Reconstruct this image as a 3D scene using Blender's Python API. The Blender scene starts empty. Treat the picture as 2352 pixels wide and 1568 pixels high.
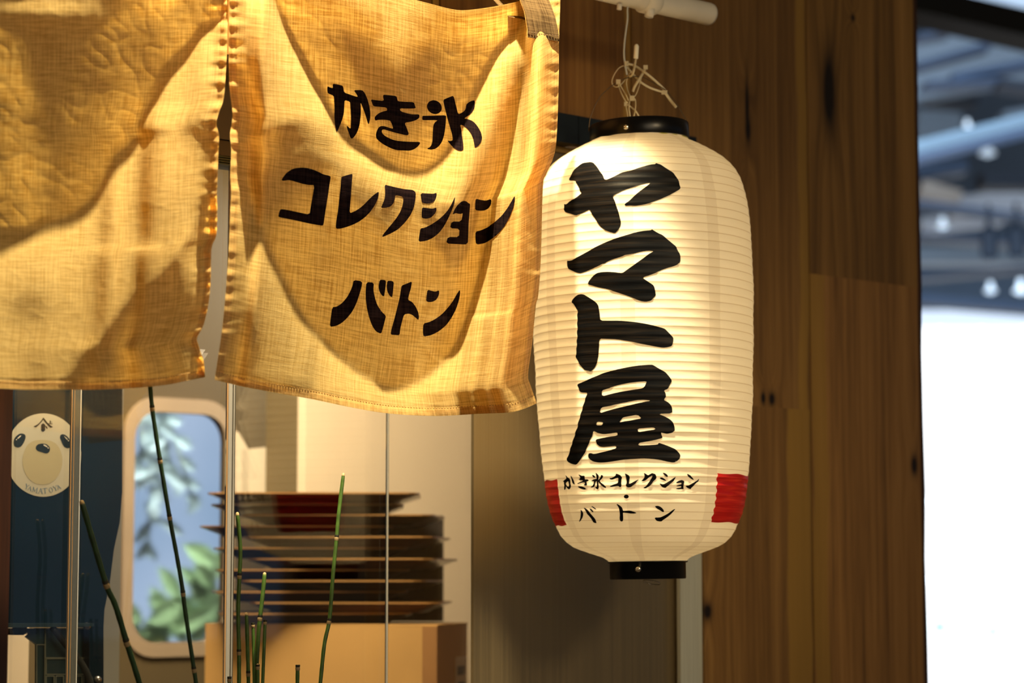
import bpy, bmesh, math, random
import numpy as np
from mathutils import Vector, Matrix, noise
from mathutils.bvhtree import BVHTree
from mathutils.geometry import delaunay_2d_cdt

random.seed(7)
SC = bpy.context.scene
COL = SC.collection
# ---------------------------------------------------------------- camera
F = 5553.0                      # focal length in pixels of the 2352 px wide frame (85 mm)
PITCH = math.atan(546.0 / F)
CAM = Vector((0, 0, 1.5))
cd = bpy.data.cameras.new('camera')
cd.lens = 85.0; cd.sensor_width = 36.0
cam = bpy.data.objects.new('camera', cd); COL.objects.link(cam)
cam.location = CAM
cam.rotation_euler = (math.pi / 2 + PITCH, 0, 0)
cd.dof.use_dof = True
cd.dof.focus_distance = 2.70
cd.dof.aperture_fstop = 5.0
cd.clip_start = 0.05; cd.clip_end = 200
SC.camera = cam
SC.view_settings.view_transform = 'Standard'
SC.view_settings.look = 'None'
SC.view_settings.exposure = 0.0
SC.view_settings.gamma = 1.0
SC.view_settings.use_curve_mapping = False
# ---------------------------------------------------------------- frame of the shop front
P0 = Vector((0.151, 2.915, 0))               # the lantern's axis
D = Vector((0.734, 0.679, 0)).normalized()   # along the shop front, going away to the right
N = Vector((0.679, -0.734, 0)).normalized()  # out of the shop front, towards the street
UPV = Vector((0, 0, 1))
cp, sp = math.cos(PITCH), math.sin(PITCH)
def ray(px, py):
    x = (px - 1176) / F; y = (784 - py) / F
    return Vector((x, cp - y * sp, sp + y * cp))
def fac(px, py, h):
    """point where the sight line of a pixel meets the plane parallel to the shop front, h in front of the bar plane"""
    r = ray(px, py)
    t = (h - N.dot(CAM - P0)) / N.dot(r)
    return CAM + r * t
def at(px, py, Y):
    r = ray(px, py)
    return CAM + r * (Y / r.y)
def th(p):   # world -> (t, h, z)
    q = p - P0
    return Vector((D.dot(q), N.dot(q), p.z))
def w(t, h, z):
    return Vector((P0.x, P0.y, 0)) + D * t + N * h + UPV * z
FROT = Matrix(((D.x, -N.x, 0), (D.y, -N.y, 0), (0, 0, 1))).to_4x4()   # local x = along front, y = into the shop
# ---------------------------------------------------------------- world and lights
wd = bpy.data.worlds.new('world'); SC.world = wd; wd.use_nodes = True
bg = wd.node_tree.nodes['Background']
bg.inputs[0].default_value = (1.0, 0.66, 0.34, 1); bg.inputs[1].default_value = 0.07
def area(name, loc, target, size, power, color, sy=None, spread=None):
    l = bpy.data.lights.new(name, 'AREA'); l.energy = power; l.color = color; l.size = size
    if sy: l.shape = 'RECTANGLE'; l.size_y = sy
    if spread: l.spread = spread
    o = bpy.data.objects.new(name, l); COL.objects.link(o)
    o.location = loc
    o.rotation_euler = (Vector(target) - Vector(loc)).to_track_quat('-Z', 'Y').to_euler()
    return o
WARM = (1.0, 0.76, 0.43)
key_t = w(-0.35, 0.0, 1.95)
def spot(name, loc, target, power, color, radius, angle, blend=0.5):
    l = bpy.data.lights.new(name, 'SPOT'); l.energy = power; l.color = color
    l.shadow_soft_size = radius; l.spot_size = math.radians(angle); l.spot_blend = blend
    o = bpy.data.objects.new(name, l); COL.objects.link(o)
    o.location = loc
    o.rotation_euler = (Vector(target) - Vector(loc)).to_track_quat('-Z', 'Y').to_euler()
    return o
spot('curtain_spot', w(-0.56, 0.30, 3.25), w(-0.56, 0.03, 1.9), 590, (1.0, 0.80, 0.47), 0.022, 43, 0.2)
spot('curtain_backlight', w(-0.50, -0.13, 3.05), w(-0.42, 0.02, 1.85), 120, (1.0, 0.74, 0.36), 0.04, 41, 0.35)  # unseen backlight added behind the curtain so the cloth glows through
spot('lantern_spot', w(-0.25, 2.1, 2.40), w(0.04, 0.0, 1.74), 56, (1.0, 0.76, 0.44), 0.15, 26, 0.5)
for zz_, en_ in ((1.62, 0.34), (1.74, 0.31), (1.86, 0.22)):
    l = bpy.data.lights.new('lantern_bulb', 'POINT'); l.energy = en_; l.color = (1.0, 0.80, 0.50); l.shadow_soft_size = 0.03
    o = bpy.data.objects.new('lantern_bulb', l); COL.objects.link(o); o.location = (P0.x, P0.y, zz_)
area('cabinet_lamp', w(-0.25, -0.60, 2.45), w(-0.25, -0.95, 1.5), 0.5, 38, (1.0, 0.84, 0.60))
area('machine_fill', w(-0.52, -0.34, 1.80), w(-0.52, -0.56, 1.52), 0.2, 0.9, (1.0, 0.82, 0.55))  # unseen fill light added to brighten the machine and its sticker
area('recess_fill', w(-0.46, -0.60, 1.44), w(-0.42, -0.73, 1.39), 0.10, 0.14, (1.0, 0.82, 0.55))  # small unseen light added under the housing so the cream board shows
area('street_fill', w(-0.9, 2.4, 2.2), w(-0.1, 0.0, 1.7), 1.0, 13, (1.0, 0.80, 0.54))
area('hall_daylight', Vector((2.6, 9.0, 3.0)), Vector((0.9, 3.3, 1.8)), 2.5, 12, (0.62, 0.8, 1.0))
# ---------------------------------------------------------------- materials
MATS = {}
def newmat(name):
    m = bpy.data.materials.new(name); m.use_nodes = True
    nt = m.node_tree; nt.nodes.clear()
    out = nt.nodes.new('ShaderNodeOutputMaterial')
    return m, nt, out
def nd(nt, t, **kw):
    n = nt.nodes.new(t)
    for k, v in kw.items():
        if k in n.inputs: n.inputs[k].default_value = v
        else: setattr(n, k, v)
    return n
def col4(c): return (c[0], c[1], c[2], 1)
def plain(name, color, rough=0.5, metal=0.0, var=0.0, scale=30, bump=0.0, coat=0.0, stretch=None, spec=0.5, emis=None):
    if name in MATS: return MATS[name]
    m, nt, out = newmat(name)
    b = nd(nt, 'ShaderNodeBsdfPrincipled')
    b.inputs['Base Color'].default_value = col4(color)
    b.inputs['Roughness'].default_value = rough; b.inputs['Metallic'].default_value = metal
    b.inputs['Coat Weight'].default_value = coat; b.inputs['Specular IOR Level'].default_value = spec
    nt.links.new(b.outputs[0], out.inputs[0])
    if emis:
        b.inputs['Emission Color'].default_value = col4(emis[0]); b.inputs['Emission Strength'].default_value = emis[1]
    tc = nd(nt, 'ShaderNodeTexCoord'); mp = nd(nt, 'ShaderNodeMapping')
    if stretch: mp.inputs['Scale'].default_value = stretch
    nt.links.new(tc.outputs['Object'], mp.inputs[0])
    nz = nd(nt, 'ShaderNodeTexNoise'); nz.inputs['Scale'].default_value = scale; nz.inputs['Detail'].default_value = 4
    nt.links.new(mp.outputs[0], nz.inputs[0])
    if var > 0:
        rp = nd(nt, 'ShaderNodeValToRGB')
        rp.color_ramp.elements[0].position = 0.3; rp.color_ramp.elements[1].position = 0.7
        rp.color_ramp.elements[0].color = col4([c * (1 - var) for c in color])
        rp.color_ramp.elements[1].color = col4([min(1, c * (1 + var)) for c in color])
        nt.links.new(nz.outputs[0], rp.inputs[0]); nt.links.new(rp.outputs[0], b.inputs['Base Color'])
    if bump > 0:
        bp = nd(nt, 'ShaderNodeBump'); bp.inputs['Strength'].default_value = bump; bp.inputs['Distance'].default_value = 0.001
        nt.links.new(nz.outputs[0], bp.inputs['Height']); nt.links.new(bp.outputs[0], b.inputs['Normal'])
    MATS[name] = m
    return m
def mathn(nt, op, a, b=None, c=None, clamp=False):
    n = nd(nt, 'ShaderNodeMath', operation=op); n.use_clamp = clamp
    for i, v in enumerate((a, b, c)):
        if v is None: continue
        if isinstance(v, (int, float)): n.inputs[i].default_value = v
        else: nt.links.new(v, n.inputs[i])
    return n.outputs[0]
def mixc(nt, fac_, a, b, mode='MIX'):
    n = nd(nt, 'ShaderNodeMix', data_type='RGBA', blend_type=mode)
    for i, v in ((0, fac_), (6, a), (7, b)):
        if isinstance(v, (int, float)): n.inputs[i].default_value = v
        elif isinstance(v, (tuple, list)): n.inputs[i].default_value = col4(v)
        else: nt.links.new(v, n.inputs[i])
    return n.outputs[2]

def linen_nodes(nt):
    """thread fields of a plain weave in the cloth's own uv (metres); returns (threads 0..1, fine height)"""
    uv = nd(nt, 'ShaderNodeUVMap')
    outs = []
    for sx, sy, sc in ((1300, 40, 1.0), (40, 1300, 1.0), (420, 16, 1.0), (16, 420, 1.0)):
        mp = nd(nt, 'ShaderNodeMapping'); mp.inputs['Scale'].default_value = (sx, sy, 1)
        nt.links.new(uv.outputs[0], mp.inputs[0])
        nz = nd(nt, 'ShaderNodeTexNoise', noise_dimensions='2D'); nz.inputs['Scale'].default_value = sc; nz.inputs['Detail'].default_value = 2
        nt.links.new(mp.outputs[0], nz.inputs[0]); outs.append(nz.outputs[0])
    fine = mathn(nt, 'ADD', outs[0], outs[1])
    slub = mathn(nt, 'ADD', outs[2], outs[3])
    tot = mathn(nt, 'ADD', mathn(nt, 'MULTIPLY', fine, 0.45), mathn(nt, 'MULTIPLY', slub, 0.55))
    return mathn(nt, 'MULTIPLY', tot, 0.5), fine
def linen(name, c0, c1, t0, t1, tw=0.5, bumpd=0.0004):
    m, nt, out = newmat(name)
    th_, fine = linen_nodes(nt)
    def ramp(a, b):
        r = nd(nt, 'ShaderNodeValToRGB'); r.color_ramp.elements[0].position = 0.40; r.color_ramp.elements[1].position = 0.58
        r.color_ramp.elements[0].color = col4(a); r.color_ramp.elements[1].color = col4(b)
        nt.links.new(th_, r.inputs[0]); return r.outputs[0]
    bp = nd(nt, 'ShaderNodeBump'); bp.inputs['Strength'].default_value = 0.5; bp.inputs['Distance'].default_value = bumpd
    nt.links.new(fine, bp.inputs['Height'])
    df = nd(nt, 'ShaderNodeBsdfDiffuse'); df.inputs['Roughness'].default_value = 0.6
    nt.links.new(ramp(c0, c1), df.inputs[0]); nt.links.new(bp.outputs[0], df.inputs['Normal'])
    tr = nd(nt, 'ShaderNodeBsdfTranslucent'); nt.links.new(ramp(t0, t1), tr.inputs[0])
    mx = nd(nt, 'ShaderNodeMixShader'); mx.inputs[0].default_value = tw
    nt.links.new(df.outputs[0], mx.inputs[1]); nt.links.new(tr.outputs[0], mx.inputs[2])
    nt.links.new(mx.outputs[0], out.inputs[0])
    return m
M_LINEN = linen('linen', (0.66, 0.46, 0.16), (0.86, 0.67, 0.30), (0.55, 0.27, 0.035), (1.0, 0.66, 0.17), 0.5)
M_LINEND = linen('linen_shaded', (0.08, 0.05, 0.025), (0.22, 0.15, 0.075), (0.10, 0.05, 0.01), (0.2, 0.11, 0.03), 0.3)  # tab linen, darkened to imitate the shade under the header
M_INK = linen('cloth_ink', (0.008, 0.006, 0.009), (0.030, 0.018, 0.020), (0.0, 0.0, 0.0), (0.012, 0.008, 0.008), 0.3, 0.0003)

def paper_mat():
    m, nt, out = newmat('lantern_paper')
    uv = nd(nt, 'ShaderNodeUVMap'); sep = nd(nt, 'ShaderNodeSeparateXYZ'); nt.links.new(uv.outputs[0], sep.inputs[0])
    # u = degrees round the lantern from the front, v = rib count
    fr = mathn(nt, 'FRACT', sep.outputs[1])
    # the wire lies just under each ridge and shows through the paper
    dwire = mathn(nt, 'ABSOLUTE', mathn(nt, 'SUBTRACT', fr, 0.07))
    line = mathn(nt, 'SUBTRACT', 1.0, mathn(nt, 'DIVIDE', dwire, 0.055), clamp=True)
    line = mathn(nt, 'POWER', line, 0.7)
    # overlap of the paper gores, every 46.7 degrees
    g = mathn(nt, 'FRACT', mathn(nt, 'DIVIDE', mathn(nt, 'ADD', sep.outputs[0], 467 + 10.8 + 3.6), 46.7))
    seam = mathn(nt, 'LESS_THAN', g, 7.3 / 46.7)
    tc = nd(nt, 'ShaderNodeTexCoord')
    nz = nd(nt, 'ShaderNodeTexNoise'); nz.inputs['Scale'].default_value = 14; nz.inputs['Detail'].default_value = 6
    nt.links.new(tc.outputs['Object'], nz.inputs[0])
    base = mixc(nt, nz.outputs[0], (0.82, 0.75, 0.60), (0.90, 0.84, 0.70))
    base = mixc(nt, mathn(nt, 'MULTIPLY', seam, 0.55), base, (0.66, 0.58, 0.46))
    base = mixc(nt, mathn(nt, 'MULTIPLY', line, 0.8), base, (0.42, 0.28, 0.12))
    mp = nd(nt, 'ShaderNodeMapping'); mp.inputs['Scale'].default_value = (25, 25, 90); nt.links.new(tc.outputs['Object'], mp.inputs[0])
    n2 = nd(nt, 'ShaderNodeTexNoise'); n2.inputs['Scale'].default_value = 1.0; n2.inputs['Detail'].default_value = 5
    nt.links.new(mp.outputs[0], n2.inputs[0])
    bp = nd(nt, 'ShaderNodeBump'); bp.inputs['Strength'].default_value = 0.35; bp.inputs['Distance'].default_value = 0.0015
    nt.links.new(n2.outputs[0], bp.inputs['Height'])
    b = nd(nt, 'ShaderNodeBsdfPrincipled'); b.inputs['Roughness'].default_value = 0.55
    b.inputs['Specular IOR Level'].default_value = 0.2
    nt.links.new(base, b.inputs['Base Color']); nt.links.new(bp.outputs[0], b.inputs['Normal'])
    tr = nd(nt, 'ShaderNodeBsdfTranslucent'); nt.links.new(mixc(nt, 0.5, base, (0.9, 0.8, 0.6)), tr.inputs[0])
    mx = nd(nt, 'ShaderNodeMixShader'); mx.inputs[0].default_value = 0.28
    nt.links.new(b.outputs[0], mx.inputs[1]); nt.links.new(tr.outputs[0], mx.inputs[2]); nt.links.new(mx.outputs[0], out.inputs[0])
    return m
M_PAPER = paper_mat()
def brushed_paint(name, c0, c1, rough, spec=0.5, thin=0.0):
    m, nt, out = newmat(name)
    tc = nd(nt, 'ShaderNodeTexCoord'); mp = nd(nt, 'ShaderNodeMapping'); mp.inputs['Scale'].default_value = (18, 18, 420)
    nt.links.new(tc.outputs['Object'], mp.inputs[0])
    nz = nd(nt, 'ShaderNodeTexNoise'); nz.inputs['Scale'].default_value = 1; nz.inputs['Detail'].default_value = 4
    nt.links.new(mp.outputs[0], nz.inputs[0])
    r = nd(nt, 'ShaderNodeValToRGB'); r.color_ramp.elements[0].position = 0.45; r.color_ramp.elements[1].position = 0.8
    r.color_ramp.elements[0].color = col4(c0); r.color_ramp.elements[1].color = col4(c1)
    nt.links.new(nz.outputs[0], r.inputs[0])
    bp = nd(nt, 'ShaderNodeBump'); bp.inputs['Strength'].default_value = 0.4; bp.inputs['Distance'].default_value = 0.0006
    nt.links.new(nz.outputs[0], bp.inputs['Height'])
    b = nd(nt, 'ShaderNodeBsdfPrincipled'); b.inputs['Roughness'].default_value = rough; b.inputs['Specular IOR Level'].default_value = spec
    nt.links.new(r.outputs[0], b.inputs['Base Color']); nt.links.new(bp.outputs[0], b.inputs['Normal'])
    tr = nd(nt, 'ShaderNodeBsdfTranslucent'); nt.links.new(r.outputs[0], tr.inputs[0])
    mx = nd(nt, 'ShaderNodeMixShader'); mx.inputs[0].default_value = thin
    nt.links.new(b.outputs[0], mx.inputs[1]); nt.links.new(tr.outputs[0], mx.inputs[2]); nt.links.new(mx.outputs[0], out.inputs[0])
    return m
M_BRUSH = brushed_paint('lantern_ink', (0.0015, 0.002, 0.003), (0.014, 0.010, 0.007), 0.45, 0.10)
M_RED = brushed_paint('lantern_red', (0.55, 0.012, 0.012), (0.85, 0.06, 0.03), 0.30, 0.5, 0.25)

def wood(name, c_dark, c_mid, c_light, knots=(), bands=(), seed=0.0, rough=0.45):
    """knots: (x, z, rx, rz) and bands: (x0, x1) of paler sapwood, all in the plank's own frame"""
    m, nt, out = newmat(name)
    tc = nd(nt, 'ShaderNodeTexCoord')
    sep = nd(nt, 'ShaderNodeSeparateXYZ'); nt.links.new(tc.outputs['Object'], sep.inputs[0])
    dark = None; warp = None
    for (kx, kz, rx, rz) in knots:
        dx = mathn(nt, 'DIVIDE', mathn(nt, 'SUBTRACT', sep.outputs[0], kx), rx)
        dz = mathn(nt, 'DIVIDE', mathn(nt, 'SUBTRACT', sep.outputs[2], kz), rz)
        r2 = mathn(nt, 'ADD', mathn(nt, 'MULTIPLY', dx, dx), mathn(nt, 'MULTIPLY', dz, dz))
        g = mathn(nt, 'EXPONENT', mathn(nt, 'MULTIPLY', r2, -1.0))
        g3 = mathn(nt, 'MULTIPLY', mathn(nt, 'EXPONENT', mathn(nt, 'MULTIPLY', r2, -0.10)), 0.012)
        dark = g if dark is None else mathn(nt, 'MAXIMUM', dark, g)
        g3 = mathn(nt, 'MULTIPLY', g3, mathn(nt, 'SIGN', dx))
        warp = g3 if warp is None else mathn(nt, 'ADD', warp, g3)
    cmb = nd(nt, 'ShaderNodeCombineXYZ')
    nt.links.new(mathn(nt, 'ADD', sep.outputs[0], warp) if warp is not None else sep.outputs[0], cmb.inputs[0])
    nt.links.new(sep.outputs[1], cmb.inputs[1]); nt.links.new(sep.outputs[2], cmb.inputs[2])
    def ns(scale, loc, detail=3, dist=0.0, rgh=0.5):
        mp = nd(nt, 'ShaderNodeMapping'); mp.inputs['Scale'].default_value = scale; mp.inputs['Location'].default_value = (loc + seed, seed, seed * 1.7)
        nt.links.new(cmb.outputs[0], mp.inputs[0])
        nz = nd(nt, 'ShaderNodeTexNoise'); nz.inputs['Scale'].default_value = 1; nz.inputs['Detail'].default_value = detail
        nz.inputs['Distortion'].default_value = dist; nz.inputs['Roughness'].default_value = rgh
        nt.links.new(mp.outputs[0], nz.inputs[0]); return nz.outputs[0]
    g1 = ns((26, 26, 0.9), 0, 3, 0.6); g2 = ns((120, 120, 2.2), 5, 3); g3_ = ns((500, 500, 14), 9, 2)
    tot = mathn(nt, 'ADD', mathn(nt, 'MULTIPLY', g1, 0.5), mathn(nt, 'ADD', mathn(nt, 'MULTIPLY', g2, 0.32), mathn(nt, 'MULTIPLY', g3_, 0.18)))
    r = nd(nt, 'ShaderNodeValToRGB'); e = r.color_ramp.elements
    e[0].position = 0.34; e[0].color = col4(c_dark); e[1].position = 0.66; e[1].color = col4(c_light)
    k = r.color_ramp.elements.new(0.5); k.color = col4(c_mid)
    nt.links.new(tot, r.inputs[0]); c = r.outputs[0]
    for (x0, x1, bc) in bands:
        wv = mathn(nt, 'MULTIPLY', mathn(nt, 'SUBTRACT', ns((3, 3, 5), 3, 3), 0.5), 0.02)
        xx = mathn(nt, 'ADD', sep.outputs[0], wv)
        a = mathn(nt, 'DIVIDE', mathn(nt, 'SUBTRACT', xx, x0), 0.006, clamp=True)
        b_ = mathn(nt, 'DIVIDE', mathn(nt, 'SUBTRACT', x1, xx), 0.006, clamp=True)
        c = mixc(nt, mathn(nt, 'MULTIPLY', mathn(nt, 'MULTIPLY', a, b_), 0.75), c, bc)
    if dark is not None:
        c = mixc(nt, mathn(nt, 'MULTIPLY', dark, 1.3, clamp=True), c, [v * 0.10 for v in c_dark])
    b = nd(nt, 'ShaderNodeBsdfPrincipled'); b.inputs['Roughness'].default_value = rough; b.inputs['Specular IOR Level'].default_value = 0.35
    bp = nd(nt, 'ShaderNodeBump'); bp.inputs['Strength'].default_value = 0.3; bp.inputs['Distance'].default_value = 0.001
    nt.links.new(g2, bp.inputs['Height']); nt.links.new(bp.outputs[0], b.inputs['Normal'])
    nt.links.new(c, b.inputs['Base Color']); nt.links.new(b.outputs[0], out.inputs[0])
    return m
def glass_mat(name, tint=(1, 1, 1), refl=1.0):
    m, nt, out = newmat(name)
    fr = nd(nt, 'ShaderNodeFresnel'); fr.inputs[0].default_value = 1.45
    tp = nd(nt, 'ShaderNodeBsdfTransparent'); tp.inputs[0].default_value = col4(tint)
    gl = nd(nt, 'ShaderNodeBsdfGlossy'); gl.inputs['Roughness'].default_value = 0.02
    mx = nd(nt, 'ShaderNodeMixShader')
    nt.links.new(mathn(nt, 'MULTIPLY', fr.outputs[0], refl, clamp=True), mx.inputs[0])
    nt.links.new(tp.outputs[0], mx.inputs[1]); nt.links.new(gl.outputs[0], mx.inputs[2]); nt.links.new(mx.outputs[0], out.inputs[0])
    return m
# ---------------------------------------------------------------- object helpers
def root(name, base, label=None, cat=None, group=None, kind=None, rot=None):
    o = bpy.data.objects.new(name, None); COL.objects.link(o)
    o.empty_display_size = 0.05
    o.matrix_world = Matrix.Translation(base) @ (rot if rot is not None else Matrix.Identity(4))
    tag(o, label, cat, group, kind); return o
def tag(o, label=None, cat=None, group=None, kind=None):
    if label: o['label'] = label
    if cat: o['category'] = cat
    if group: o['group'] = group
    if kind: o['kind'] = kind
    return o
def wm(o):      # world matrix through the chain of parents (no depsgraph needed)
    m = o.matrix_basis.copy()
    return wm(o.parent) @ m if o.parent else m
def mesh_obj(name, verts, faces, mat, parent=None, frame=None, smooth=False, uvs=None, base=None):
    """verts in world space; frame: rotation of the object's own axes; base: its origin"""
    if parent is not None:
        M = wm(parent)
    else:
        M = Matrix.Translation(base if base is not None else Vector((0, 0, 0))) @ (frame if frame is not None else Matrix.Identity(4))
    Mi = M.inverted()
    me = bpy.data.meshes.new(name)
    me.from_pydata([Mi @ Vector(v) for v in verts], [], faces)
    if uvs is not None:
        ul = me.uv_layers.new(name='UVMap')
        li = np.empty(len(me.loops), dtype=np.int32); me.loops.foreach_get('vertex_index', li)
        ul.data.foreach_set('uv', np.asarray(uvs, dtype=np.float32)[li].ravel())
    me.materials.append(mat)
    if smooth: me.shade_smooth()
    me.update()
    o = bpy.data.objects.new(name, me); COL.objects.link(o)
    if parent is not None: o.parent = parent
    else: o.matrix_world = M
    return o
def bm_obj(name, bm, mat, parent=None, base=None, frame=None, smooth=False, bevel=0.0):
    if bevel > 0:
        bmesh.ops.bevel(bm, geom=[e for e in bm.edges if e.is_manifold and e.calc_face_angle(0) > 0.6], offset=bevel, segments=2, affect='EDGES', profile=0.6)
    bmesh.ops.recalc_face_normals(bm, faces=bm.faces[:])
    bm.verts.index_update()
    vs = [v.co.copy() for v in bm.verts]; fs = [[v.index for v in f.verts] for f in bm.faces]
    bm.free()
    return mesh_obj(name, vs, fs, mat, parent, frame, smooth, base=base)
def hexa(bm, c):
    """c: 8 corners, bottom ring then top ring"""
    v = [bm.verts.new(p) for p in c]
    for f in ((3, 2, 1, 0), (4, 5, 6, 7), (0, 1, 5, 4), (1, 2, 6, 5), (2, 3, 7, 6), (3, 0, 4, 7)):
        bm.faces.new([v[i] for i in f])
def fbox(bm, t0, t1, h0, h1, z0, z1):
    hexa(bm, [w(t0, h0, z0), w(t1, h0, z0), w(t1, h1, z0), w(t0, h1, z0), w(t0, h0, z1), w(t1, h0, z1), w(t1, h1, z1), w(t0, h1, z1)])
def bar(bm, a, b, wx, wy, upv=UPV):
    """box beam from a to b"""
    d = (b - a).normalized(); s = d.cross(upv).normalized(); u = s.cross(d).normalized()
    s *= wx / 2; u *= wy / 2
    hexa(bm, [a - s - u, a + s - u, a + s + u, a - s + u, b - s - u, b + s - u, b + s + u, b - s + u])
def smooth_path(pts, sub=4):
    P = [Vector(p) for p in pts]; out = []
    for i in range(len(P) - 1):
        p0 = P[max(i - 1, 0)]; p1 = P[i]; p2 = P[i + 1]; p3 = P[min(i + 2, len(P) - 1)]
        for k in range(sub):
            t = k / sub
            out.append(0.5 * ((2 * p1) + (-p0 + p2) * t + (2 * p0 - 5 * p1 + 4 * p2 - p3) * t * t + (-p0 + 3 * p1 - 3 * p2 + p3) * t ** 3))
    out.append(P[-1]); return out
def tube(bm, pts, rad, seg=8, flat=1.0, cap=True):
    """rad: number or list; flat < 1 squashes the section"""
    n = len(pts); rings = []
    ref = Vector((0.3, 1, 0.2)).normalized()
    for i, p in enumerate(pts):
        d = (pts[min(i + 1, n - 1)] - pts[max(i - 1, 0)]).normalized()
        s = d.cross(ref)
        if s.length < 1e-4: s = d.cross(Vector((1, 0, 0)))
        s.normalize(); u = s.cross(d).normalized(); r = rad[i] if isinstance(rad, (list, tuple)) else rad
        rings.append([bm.verts.new(p + (s * math.cos(2 * math.pi * k / seg) + u * flat * math.sin(2 * math.pi * k / seg)) * r) for k in range(seg)])
    for a, b in zip(rings, rings[1:]):
        for k in range(seg):
            bm.faces.new((a[k], a[(k + 1) % seg], b[(k + 1) % seg], b[k]))
    if cap:
        bm.faces.new(list(reversed(rings[0]))); bm.faces.new(rings[-1])
def lathe(bm, prof, org, ax, seg=48, caps=False):
    """prof: (r, s) along axis ax from org"""
    ax = ax.normalized(); e1 = ax.cross(Vector((0, 1, 0))).normalized(); e2 = ax.cross(e1)
    rings = []
    for r, s in prof:
        rings.append([bm.verts.new(org + ax * s + (e1 * math.cos(2 * math.pi * k / seg) + e2 * math.sin(2 * math.pi * k / seg)) * r) for k in range(seg)])
    for a, b in zip(rings, rings[1:]):
        for k in range(seg):
            bm.faces.new((a[k], a[(k + 1) % seg], b[(k + 1) % seg], b[k]))
    if caps:
        bm.faces.new(list(reversed(rings[0]))); bm.faces.new(rings[-1])
def pip(x, y, poly):
    c = False; n = len(poly); j = n - 1
    for i in range(n):
        xi, yi = poly[i]; xj, yj = poly[j]
        if (yi > y) != (yj > y) and x < (xj - xi) * (y - yi) / (yj - yi) + xi: c = not c
        j = i
    return c
def chaikin(p):
    q = []
    for i in range(len(p)):
        a, b = p[i], p[(i + 1) % len(p)]
        q.append((a[0] * .8 + b[0] * .2, a[1] * .8 + b[1] * .2)); q.append((a[0] * .2 + b[0] * .8, a[1] * .2 + b[1] * .8))
    return q
def fill(polys, step, g_in=None):
    """triangulate outline polygons (first = outline, others = holes) with inner points -> verts2d, tris"""
    verts = []; edges = []
    for p in polys:
        pts = []
        for i in range(len(p)):
            a, b = p[i], p[(i + 1) % len(p)]
            L = math.hypot(b[0] - a[0], b[1] - a[1]); k = max(1, int(math.ceil(L / step)))
            for q in range(k): pts.append((a[0] + (b[0] - a[0]) * q / k, a[1] + (b[1] - a[1]) * q / k))
        o = len(verts); verts += pts; edges += [(o + i, o + (i + 1) % len(pts)) for i in range(len(pts))]
    o = polys[0]
    x0, x1 = min(p[0] for p in o), max(p[0] for p in o); y0, y1 = min(p[1] for p in o), max(p[1] for p in o)
    g = g_in or step
    y = y0 + g / 2
    while y < y1:
        x = x0 + g / 2
        while x < x1:
            if pip(x, y, o) and not any(pip(x, y, h_) for h_ in polys[1:]): verts.append((x, y))
            x += g
        y += g
    vo, eo, fo, _, _, _ = delaunay_2d_cdt([Vector(v) for v in verts], edges, [], 0, 1e-4)
    tris = []
    for f in fo:
        cx = sum(vo[i][0] for i in f) / len(f); cy = sum(vo[i][1] for i in f) / len(f)
        if pip(cx, cy, o) and not any(pip(cx, cy, h_) for h_ in polys[1:]): tris.append(list(f))
    return vo, tris
def painted(name, shapes, bvh, mat, parent, step=3.0, off=0.0005, uvfn=None, label=None, rnd=True):
    """lay painted shapes (pixel outlines) on a real surface"""
    V = []; T = []; U = []
    for polys in shapes:
        ps = [chaikin(p) if rnd else p for p in polys]
        vo, tr = fill(ps, step)
        idx = {}
        for i, v in enumerate(vo):
            r = ray(v[0], v[1]).normalized()
            hit, nrm, _, _ = bvh.ray_cast(CAM, r)
            if hit is None: continue
            if nrm.dot(r) > 0: nrm = -nrm
            idx[i] = len(V); V.append(hit + nrm * off)
            if uvfn: U.append(uvfn(v[0], v[1]))
        for t in tr:
            if all(i in idx for i in t): T.append([idx[i] for i in reversed(t)])
    o = mesh_obj(name, V, T, mat, parent, smooth=True, uvs=U if uvfn else None)
    if label: o['label'] = label
    return o
# ---------------------------------------------------------------- setting: timber front
HW = -0.18                                    # plane of the timber face
WD, WM, WL = (0.085, 0.042, 0.011), (0.19, 0.098, 0.026), (0.30, 0.165, 0.047)
SAP = (0.36, 0.21, 0.040)
def tz(px, py, h=HW):
    q = th(fac(px, py, h)); return q.x, q.z
wall_front = root('wall_front', w(0, HW, 0), 'dark oak plank cladding of the shop front', None, None, 'structure', FROT)
def plank(px0, px1, zlo, zhi, knots=(), bands=(), seed=0.0, proud=0.0, dk=WD, md=WM, lt=WL, name='plank', depth=0.03, rag=False, hface=HW, t1=None):
    """plank between two pixel columns (taken at eye level), zlo..zhi in metres"""
    t0 = tz(px0, 784, hface)[0]; t1 = tz(px1, 784, hface)[0] if t1 is None else t1
    g = 0.0012
    kn = []
    for (kx, ky, rx, rz) in knots:
        q = tz(kx, ky, hface); kn.append((q[0], q[1], rx, rz))
    m = wood('oak_%d' % int(seed * 10), dk, md, lt, kn, bands, seed)
    bm = bmesh.new()
    n = 26 if rag else 1
    rnd = random.Random(int(seed * 100))
    zs = [zlo + (zhi - zlo) * i / n for i in range(n + 1)]
    rings = []
    for i, z in enumerate(zs):
        e = t1 - g + (rnd.uniform(-0.0025, 0.0025) if rag and 0 < i < n else 0)
        rings.append([bm.verts.new(w(a, b, z)) for a, b in ((t0 + g, hface - depth), (e, hface - depth), (e, hface + proud), (t0 + g, hface + proud))])
    for a, b in zip(rings, rings[1:]):
        for k in range(4): bm.faces.new((a[k], a[(k + 1) % 4], b[(k + 1) % 4], b[k]))
    bm.faces.new(list(reversed(rings[0]))); bm.faces.new(rings[-1])
    o = bm_obj(name, bm, m, wall_front, bevel=0 if rag else 0.0012)
    return o
zt = 2.55
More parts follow.
